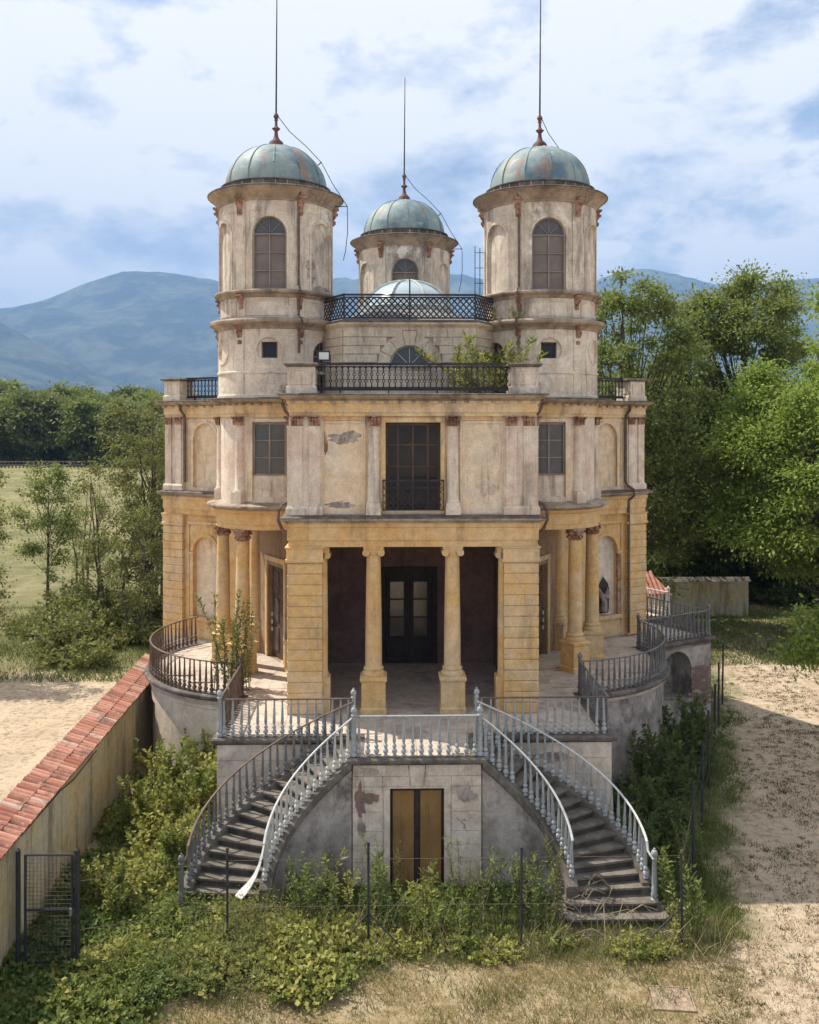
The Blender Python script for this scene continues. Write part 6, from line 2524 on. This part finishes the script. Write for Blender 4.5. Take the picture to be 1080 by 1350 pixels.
for i in range(14):
    px = 760 + i * 28
    plant_tree('far_tree', pf[i % 3], at(px, 120 + float(rr.normal(0, 14))), 'tree in the wood behind the right hand trees', float(0.9 + rr.normal(0, 0.1)), float(rr.random() * 6), 'trees of the wood beyond the drive')
# wood to the horizon
n_ = 26000
D_ = 340 * (4.6 ** rr.random(n_))
pxs = -160 + 1400 * rr.random(n_)
X_ = (pxs - 540) * D_ / 1250
wx = CAM[0] + X_ * cos(TH) + D_ * sin(TH)
wy = CAM[1] - X_ * sin(TH) + D_ * cos(TH)
hz = np.array([13 + 7.5 * mnoise.noise(Vector((a / 14, b / 14, 0))) + 4 * mnoise.noise(Vector((a / 60, b / 60, 4))) for a, b in zip(wx, wy)])
wz = hz - 4.5 * rr.random(n_) ** 2
pts = np.stack([wx, wy, np.maximum(wz, 2)], 1)
dr = rr.normal(0, 1, (n_, 3))
dr[:, 2] = np.abs(dr[:, 2])
put('distant_wood', leaf_mesh('distant_wood', pts, dr, 2.0 + 2.0 * D_ / 1000, 'leaf_far', 0.8, 61), None, kind='stuff')

# --- undergrowth as masses
def nz0(a, b):
    return mnoise.noise(Vector((a * 0.35, b * 0.35, 4.2)))


def mound_leaves(name, spots, leaf, mat, per, seed, aspect=0.6, h0=0.0):
    """leafy sprigs leaning out of each spot (x, y, rx, h)"""
    r = np.random.default_rng(seed)
    P_, D2 = [], []
    for (x_, y_, rx, h_) in spots:
        tot = int(per * rx * (rx + h_))
        ns = max(6, tot // 16)
        a = r.random(ns) * 2 * pi
        q = np.sqrt(r.random(ns))
        base = np.stack([np.cos(a) * q * rx * 0.8, np.sin(a) * q * rx * 0.8, np.zeros(ns)], 1)
        hh = h_ * (0.35 + 0.75 * r.random(ns)) * (1.05 - 0.45 * q)
        lean = np.stack([np.cos(a) * q * rx * 0.55 + r.normal(0, 0.12, ns), np.sin(a) * q * rx * 0.55 + r.normal(0, 0.12, ns)], 1)
        for k in range(16):
            t = 0.15 + 0.85 * (k + r.random(ns)) / 16
            p = base.copy()
            p[:, 0] += lean[:, 0] * t ** 1.6
            p[:, 1] += lean[:, 1] * t ** 1.6
            p[:, 2] = hh * (t - 0.18 * t ** 3)
            d = r.normal(0, 0.9, (ns, 3))
            d[:, 2] = 0.3 + 0.6 * t
            P_.append(p + np.array([x_, y_, h0]) + r.normal(0, 0.03, (ns, 3)))
            D2.append(d)
    P_, D2 = np.concatenate(P_), np.concatenate(D2)
    P_[:, 2] = np.maximum(P_[:, 2], 0.02)
    return leaf_mesh(name, P_, D2, np.full(len(P_), leaf), mat, aspect, seed, 0.15)


r = np.random.default_rng(70)
spots = []
for i in range(60):
    px, D = -10 + 235 * r.random() ** 0.7, 41.5 + 11 * r.random()
    if px < 90 and D < 46:
        D += 5
    x_, y_ = cam_px(px, D)
    if nz0(x_, y_) < -0.12:
        continue
    spots.append((x_, y_, 0.5 + 1.1 * r.random(), 0.5 + (2.2 if px > 60 else 1.0) * r.random() ** 1.5))
put('hedge_undergrowth', mound_leaves('hedge_leaves', spots, 0.20, 'leaf_olive', 420, 71), None, kind='stuff')
spots = [(cam_px(830 + 260 * r.random(), 56 + 6 * r.random()) + (0.9 + r.random(), 0.8 + 1.2 * r.random())) for i in range(24)]
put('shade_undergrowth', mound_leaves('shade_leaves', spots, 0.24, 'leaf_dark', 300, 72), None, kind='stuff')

# yard on the left: bramble mass rising to the terrace
spots = []
for i in range(150):
    x_ = -7.7 + 5.6 * r.random()
    y_ = -16.4 + 9.9 * r.random()
    # keep clear of the stair and of the shaded strip by the wall
    lim = -5.45 if y_ > -13.0 else -2.0
    if x_ > lim and not (y_ < -13.7):
        continue
    if y_ < -15.4 - 0.28 * (x_ + 7.7) + 1.0 and x_ > -5.5:
        continue
    if x_ < -6.5 and y_ < -13.4:
        continue
    wallside = x_ < -6.7
    h_ = (0.35 + 0.35 * r.random()) if wallside else (0.5 + 0.6 * r.random())
    if y_ > -10.5 and not wallside:
        h_ += 0.35
    if y_ < -13.7 and x_ > -5.2:
        h_ *= 0.75
    spots.append((x_, y_, 0.5 + 0.35 * r.random(), h_))
put('bramble_undergrowth', mound_leaves('bramble_leaves', [q for i, q in enumerate(spots) if i % 5 < 3], 0.105, 'leaf_yellow', 2500, 73, 0.75), None, kind='stuff')
put('nettle_undergrowth', mound_leaves('nettle_leaves', [(a, b, c_ * 1.1, d * 1.12) for i, (a, b, c_, d) in enumerate(spots) if i % 5 == 3], 0.075, 'leaf_weed', 3000, 173, 0.45), None, kind='stuff')
put('vetch_undergrowth', mound_leaves('vetch_leaves', [(a, b, c_ * 1.2, d * 1.2) for i, (a, b, c_, d) in enumerate(spots) if i % 5 == 4], 0.055, 'leaf_olive', 4200, 174, 0.4), None, kind='stuff')
spots = []
for i in range(60):
    x_ = -8.0 + 2.6 * r.random()
    y_ = -20.5 + 6.5 * r.random()
    if y_ < -17.2 - 1.3 * (x_ + 8.0) + 1.0 and x_ > -6.7:
        continue
    spots.append((x_, y_, 0.5 + 0.3 * r.random(), 0.3 + 0.3 * r.random()))
for i in range(26):
    spots.append((-7.9 + 1.2 * r.random(), -15 + 9.5 * r.random(), 0.5, 0.3 + 0.4 * r.random()))
put('ivy_undergrowth', mound_leaves('ivy_leaves', spots, 0.10, 'leaf_weed', 2200, 74, 0.75), None, kind='stuff')
# shaded growth on the right of the podium
spots = []
for i in range(46):
    x_ = 5.4 + 4.5 * r.random()
    y_ = -11.5 + 8.5 * r.random()
    if x_ > 5.2 + (y_ + 14.1) * 0.40 - 0.5 or sqrt((x_ - T_R[0]) ** 2 + (y_ - T_R[1]) ** 2) < 4.3:
        continue
    spots.append((x_, y_, 0.5 + 0.35 * r.random(), 0.4 + 0.8 * r.random()))
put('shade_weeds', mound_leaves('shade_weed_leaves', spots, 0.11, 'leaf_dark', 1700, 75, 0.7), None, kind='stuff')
# low scrub in front of the stairs
spots = []
for i in range(62):
    x_ = -4.9 + 10.0 * r.random()
    y_ = -14.75 + 1.6 * r.random() ** 0.8
    if 2.9 < x_ < 5.6 and y_ > -14.3:
        continue
    spots.append((x_, y_, 0.22 + 0.25 * r.random(), 0.18 + 0.28 * r.random()))
put('low_scrub', mound_leaves('low_scrub_leaves', spots, 0.085, 'leaf_yellow', 2000, 76, 0.65), None, kind='stuff')


# --- shrubs and weeds one by one
def stem_plant(name, h, nst, spread, leaf, per_m, mat, seed, aspect=0.35, stemr=0.010, lean=0.15, tip=True):
    r = np.random.default_rng(seed)
    m = MB()
    P_, D2 = [], []
    for k in range(nst):
        a = r.random() * 2 * pi
        hh = h * (0.6 + 0.4 * r.random())
        bx, by = r.normal(0, spread * 0.35), r.normal(0, spread * 0.35)
        tx, ty = bx + cos(a) * spread * r.random() + r.normal(0, lean), by + sin(a) * spread * r.random() + r.normal(0, lean)
        pts = [np.array([bx + (tx - bx) * t ** 1.5, by + (ty - by) * t ** 1.5, hh * t]) for t in (0, 0.25, 0.5, 0.75, 1.0)]
        m.tube(pts, [stemr, stemr * 0.9, stemr * 0.7, stemr * 0.5, stemr * 0.25], 4)
        n_ = int(per_m * hh)
        for i in range(n_):
            t = 0.12 + 0.88 * (i + r.random()) / n_
            f = t * 4
            j = min(3, int(f))
            p = pts[j] + (pts[j + 1] - pts[j]) * (f - j)
            an = r.random() * 2 * pi
            P_.append(p + np.array([cos(an), sin(an), 0]) * 0.03 * r.random())
            D2.append((cos(an), sin(an), 0.5 + 0.5 * t))
    st = m.mesh(name + '_stems')
    st.materials.append(MATS['bark'])
    sz = leaf * (0.7 + 0.5 * r.random(len(P_)))
    return st, leaf_mesh(name + '_leaves', P_, np.array(D2), sz, mat, aspect, seed, 0.15)


def plant(name, proto, loc, label, cat='plant', s=1.0, rz=0.0, group=None):
    o = thing(name, label, cat, loc, group, rz)
    put('stems', proto[0], None, o)
    put('leaves', proto[1], None, o)
    o.scale = (s, s, s)
    return o


weeds = [stem_plant('weed', (1.5, 1.7, 1.3, 1.55)[i], (5, 3, 6, 4)[i], (0.30, 0.22, 0.35, 0.3)[i], (0.13, 0.10, 0.085, 0.12)[i], (42, 60, 70, 36)[i], ('leaf_weed', 'leaf_olive', 'leaf_weed', 'leaf_yellow')[i], 80 + i, (0.3, 0.24, 0.4, 0.42)[i]) for i in range(4)]
r = np.random.default_rng(90)
wl = 'upright leafy weed growing before the basement wall and inner stair walls'
for i in range(32):
    x_ = -3.2 + 6.4 * r.random()
    y_ = -13.6 + 1.3 * r.random()
    if abs(x_) < 0.5 and r.random() < 0.7:
        y_ -= 0.5
    plant('tall_weed', weeds[i % 4], (x_, y_, 0), wl, 'weed', float(0.65 + 0.5 * r.random()), float(r.random() * 6), 'tall weeds before the basement wall')
for i, (px, D) in enumerate(((880, 20.6), (905, 21.5), (925, 22.5), (890, 19.6), (915, 19.8))):
    plant('tall_weed', weeds[i % 4], at(px, D), 'leafy weed beside the newel at the foot of the right staircase', 'weed', float(0.8 + 0.4 * r.random()), float(r.random() * 6), 'weeds by the right newel')
gc = stem_plant('fine_clump', 0.95, 60, 0.75, 0.13, 26, 'leaf_bright', 95, 0.14, 0.005, 0.05)
plant('grass_clump', gc, at(572, 19.9), 'bright green feathery clump of grass before the boarded door', 'grass clump')
shr = [stem_plant('shrub', 1.9, 22, 0.75, 0.13, 62, 'leaf_yellow', 100 + i, 0.55, 0.012) for i in range(3)]
for (px, D, s_, lab) in ((215, 26.5, 1.0, 'yellow green shrub under the curved left tower deck'), (195, 24.2, 0.95, 'shrub halfway along the garden wall in the yard'),
                         (262, 25.0, 1.15, 'dense shrub against the left corner of the terrace wall'), (150, 20.5, 0.75, 'small upright shrub behind the wire gate'),
                         (235, 22.3, 0.9, 'shrub beside the outer railing of the left staircase'), (275, 27.3, 1.0, 'shrub climbing the plaster wall below the left deck')):
    plant('shrub', shr[int(px) % 3], at(px, D), lab, 'shrub', s_, px * 0.1)
shd = stem_plant('dark_shrub', 1.9, 22, 0.8, 0.14, 60, 'leaf_dark', 110, 0.5, 0.012)
for (px, D, s_, lab) in ((868, 27.0, 1.1, 'dark shrub in the shade below the right tower deck'), (850, 24.6, 0.9, 'shaded shrub right of the terrace corner'), (905, 29.5, 1.2, 'climbing growth before the broken arch of the right podium'), (838, 22.8, 0.75, 'shaded shrub beside the outer railing of the right staircase')):
    plant('shrub', shd, at(px, D), lab, 'shrub', s_, px * 0.1)
sap = stem_plant('deck_sapling', 3.0, 16, 0.8, 0.115, 62, 'leaf_olive', 120, 0.42, 0.012, 0.25)
plant('sapling', sap, (-5.05, -5.95, 2.98), 'sparse sapling growing on the left terrace against the columns', 'sapling')
vine = stem_plant('hanging_vine', 2.6, 10, 0.45, 0.12, 70, 'leaf_olive', 121, 0.5, 0.009, 0.15)
o = plant('climbing_plant', vine, (-5.12, -6.75, 0.3), 'green creeper hanging on the left corner of the podium', 'creeper')
rt = stem_plant('roof_sapling', 1.6, 20, 1.5, 0.19, 70, 'leaf_yellow', 130, 0.26, 0.013, 0.3)
plant('sapling', rt, (2.45, -5.25, 11.5), 'leafy sapling sprouting from the roof terrace beside the right tower', 'sapling', 1.15)
rt2 = stem_plant('ledge_weed', 0.55, 9, 0.4, 0.10, 60, 'leaf_olive', 131, 0.3, 0.006, 0.15)
plant('ledge_plant', rt2, (2.72, -3.35, 13.95), 'small weed rooted on the cornice at the end of the trellis', 'weed')
plant('ledge_plant', rt2, (3.3, -4.2, 13.9), 'small weed rooted on the right tower ring', 'weed', 0.8, 2.0)
# dead twigs on the foot of the right stair
m = MB()
r = np.random.default_rng(140)
for i in range(34):
    x_, y_ = 2.9 + 2.4 * r.random(), -14.2 + 1.6 * r.random()
    z_ = 0.1 + max(0, (y_ + 13.7)) * 0.45
    a = r.random() * pi
    L = 0.4 + 0.7 * r.random()
    m.tube([(x_, y_, z_), (x_ + cos(a) * L / 2, y_ - abs(sin(a)) * L * 0.35, z_ + 0.10 + 0.12 * r.random()), (x_ + cos(a) * L, y_ - abs(sin(a)) * L * 0.8, max(0.03, z_ - 0.08))], 0.008, 4)
put('dead_twigs', m, 'straw', kind='stuff')
m = MB()
for i in range(260):
    x_, y_ = -5.0 + 11.5 * r.random(), -14.9 + 1.5 * r.random()
    if 2.9 < x_ < 5.6 and y_ > -13.9:
        continue
    h_ = 0.35 + 0.75 * r.random()
    lx, ly = r.normal(0, 0.25), r.normal(0, 0.25)
    m.tube([(x_, y_, 0), (x_ + lx * 0.4, y_ + ly * 0.4, h_ * 0.6), (x_ + lx, y_ + ly, h_)], [0.006, 0.005, 0.002], 3)
put('dry_stalks', m, 'straw', kind='stuff')


# --- grass
def grass_mesh(name, xy, hmin, hmax, w, mat, seed):
    r = np.random.default_rng(seed)
    n_ = len(xy)
    a = r.random(n_) * 2 * pi
    h_ = hmin + (hmax - hmin) * r.random(n_) ** 2
    ln = h_ * (0.2 + 0.9 * r.random(n_))
    b = r.random(n_) * 2 * pi
    z0 = np.zeros(n_)
    p0 = np.stack([xy[:, 0] - np.cos(a) * w, xy[:, 1] - np.sin(a) * w, z0 - 0.01], 1)
    p1 = np.stack([xy[:, 0] + np.cos(a) * w, xy[:, 1] + np.sin(a) * w, z0 - 0.01], 1)
    p2 = np.stack([xy[:, 0] + np.cos(b) * ln, xy[:, 1] + np.sin(b) * ln, h_], 1)
    V = np.stack([p0, p1, p2], 1).reshape(-1, 3)
    me = bpy.data.meshes.new(name)
    me.vertices.add(3 * n_)
    me.vertices.foreach_set('co', V.astype(np.float32).ravel())
    me.loops.add(3 * n_)
    me.loops.foreach_set('vertex_index', np.arange(3 * n_, dtype=np.int32))
    me.polygons.add(n_)
    me.polygons.foreach_set('loop_start', (np.arange(n_) * 3).astype(np.int32))
    me.update(calc_edges=True)
    me.validate()
    me.materials.append(MATS[mat])
    return me


def scatter(n_, x0, x1, y0, y1, seed, keep):
    r = np.random.default_rng(seed)
    xy = np.stack([x0 + (x1 - x0) * r.random(n_), y0 + (y1 - y0) * r.random(n_)], 1)
    k = np.array([keep(a, b, r.random()) for a, b in xy])
    return xy[k]


def nz(x_, y_, s_, o_=0.0):
    return mnoise.noise(Vector((x_ * s_, y_ * s_, o_)))


def drive(x_, y_):
    return x_ - (y_ * 0.34 + 11.2) + 1.5 * nz(x_, y_, 0.55, 1.0) + 0.9 * nz(x_, y_, 1.9, 2.0)          # >0 on the gravel


xy = scatter(150000, -8, 9.5, -18.5, -13.2, 150, lambda a, b, q: q < 0.55 + 0.9 * nz(a, b, 0.9) and (drive(a, b) < 1.4 * q - 0.3 or q < 0.10))
put('dry_grass', grass_mesh('dry_grass', xy, 0.03, 0.16, 0.008, 'grass_dry', 151), None, kind='stuff')
xy = scatter(90000, -8, 7, -17.5, -10, 152, lambda a, b, q: q < 0.5 + 0.9 * nz(a, b, 1.3, 3) + (0.45 if b > -14.7 else -0.42) and drive(a, b) < 0 and not (abs(a) < 1.6 and b > -11.6))
put('green_grass', grass_mesh('green_grass', xy, 0.05, 0.30, 0.009, 'grass_green', 153), None, kind='stuff')
xy = scatter(70000, 4.5, 13, -13, 5, 154, lambda a, b, q: q < 0.7 + 0.8 * nz(a, b, 1.0, 5) and drive(a, b) < 0.4 * q and sqrt((a - T_R[0]) ** 2 + (b - T_R[1]) ** 2) > 4.1)
put('shaded_grass', grass_mesh('shaded_grass', xy, 0.06, 0.32, 0.011, 'grass_green', 155), None, kind='stuff')
# dry tufts dotted over the gravel
r = np.random.default_rng(160)
cl = scatter(17000, 4.5, 26, -18.5, 16, 161, lambda a, b, q: drive(a, b) > -0.9 and q < 0.50 + 1.1 * nz(a, b, 0.5, 7) + 0.35 * nz(a, b, 2.3, 1))
xy = np.repeat(cl, 26, 0) + r.normal(0, 0.085, (len(cl) * 26, 2)) * np.repeat(0.4 + 1.3 * r.random((len(cl), 1)), 26, 0)
put('gravel_tufts', grass_mesh('gravel_tufts', xy, 0.012, 0.075, 0.013, 'tuft_brown', 162), None, kind='stuff')
xy = scatter(60000, 9, 32, 8, 22, 163, lambda a, b, q: q < 0.5 + nz(a, b, 0.5, 2))
put('far_grass', grass_mesh('far_grass', xy, 0.08, 0.35, 0.02, 'grass_green', 164), None, kind='stuff')
xy = scatter(60000, -30, -8, 6, 22, 165, lambda a, b, q: q < 0.6 + nz(a, b, 0.4, 2))
put('meadow_grass', grass_mesh('meadow_grass', xy, 0.08, 0.35, 0.02, 'grass_green', 166), None, kind='stuff')
# pebbles
m_v, m_f = [], []
pb = scatter(7000, -16, 14, -18.5, 8, 170, lambda a, b, q: drive(a, b) > -0.6 or (a < -9.0 and b > -17) or (b < -15.5 and q < 0.25))
r = np.random.default_rng(171)
oct_ = np.array([(1, 0, 0), (0, 1, 0), (-1, 0, 0), (0, -1, 0), (0, 0, 0.6), (0, 0, -0.4)])
of = [(0, 1, 4), (1, 2, 4), (2, 3, 4), (3, 0, 4), (1, 0, 5), (2, 1, 5), (3, 2, 5), (0, 3, 5)]
for k, (a, b) in enumerate(pb):
    s_ = 0.008 + 0.028 * r.random() ** 3
    q = oct_ * s_ * (0.7 + 0.6 * r.random((6, 1)))
    o_ = len(m_v)
    m_v.extend([(a + p[0], b + p[1], 0.004 + p[2]) for p in q])
    m_f.extend([tuple(i + o_ for i in f) for f in of])
me = bpy.data.meshes.new('gravel')
me.from_pydata(m_v, [], m_f)
put('gravel', me, 'paving', kind='stuff')

# rail fence across the meadow
rf_ = thing('rail_fence', 'wooden rail fence at the foot of the dark trees across the meadow', 'fence', at(60, 218))
fx_ = [(-130 + 9.5 * i) * 218 / 1250 * 0.5 - 2 for i in range(28)]
for x_ in fx_:
    m = MB()
    m.lohi((x_ - 0.12, -0.12, 0), (x_ + 0.12, 0.12, 1.7))
    put('fence_post', m, 'brown_wood', rf_)
for z_ in (0.7, 1.45):
    m = MB()
    m.lohi((fx_[0], -0.15, z_ - 0.10), (fx_[-1], -0.125, z_ + 0.10))
    put('fence_rail', m, 'dull_paint', rf_)

# ------------------------------------------------------------------ air
hz_ = MB()
hz_.lohi((-15000, -15000, -1.5), (15000, 15000, 1900))
ho = put('haze', hz_, None, kind='stuff')
n = bpy.data.materials.new('haze')
n.use_nodes = True
n.node_tree.nodes.clear()
hout = n.node_tree.nodes.new('ShaderNodeOutputMaterial')
pv_ = n.node_tree.nodes.new('ShaderNodeVolumePrincipled')
pv_.inputs['Color'].default_value = (0.28, 0.46, 0.80, 1)
pv_.inputs['Density'].default_value = 1.05e-4
pv_.inputs['Anisotropy'].default_value = 0.0
n.node_tree.links.new(pv_.outputs[0], hout.inputs['Volume'])
ho.data.materials.append(n)
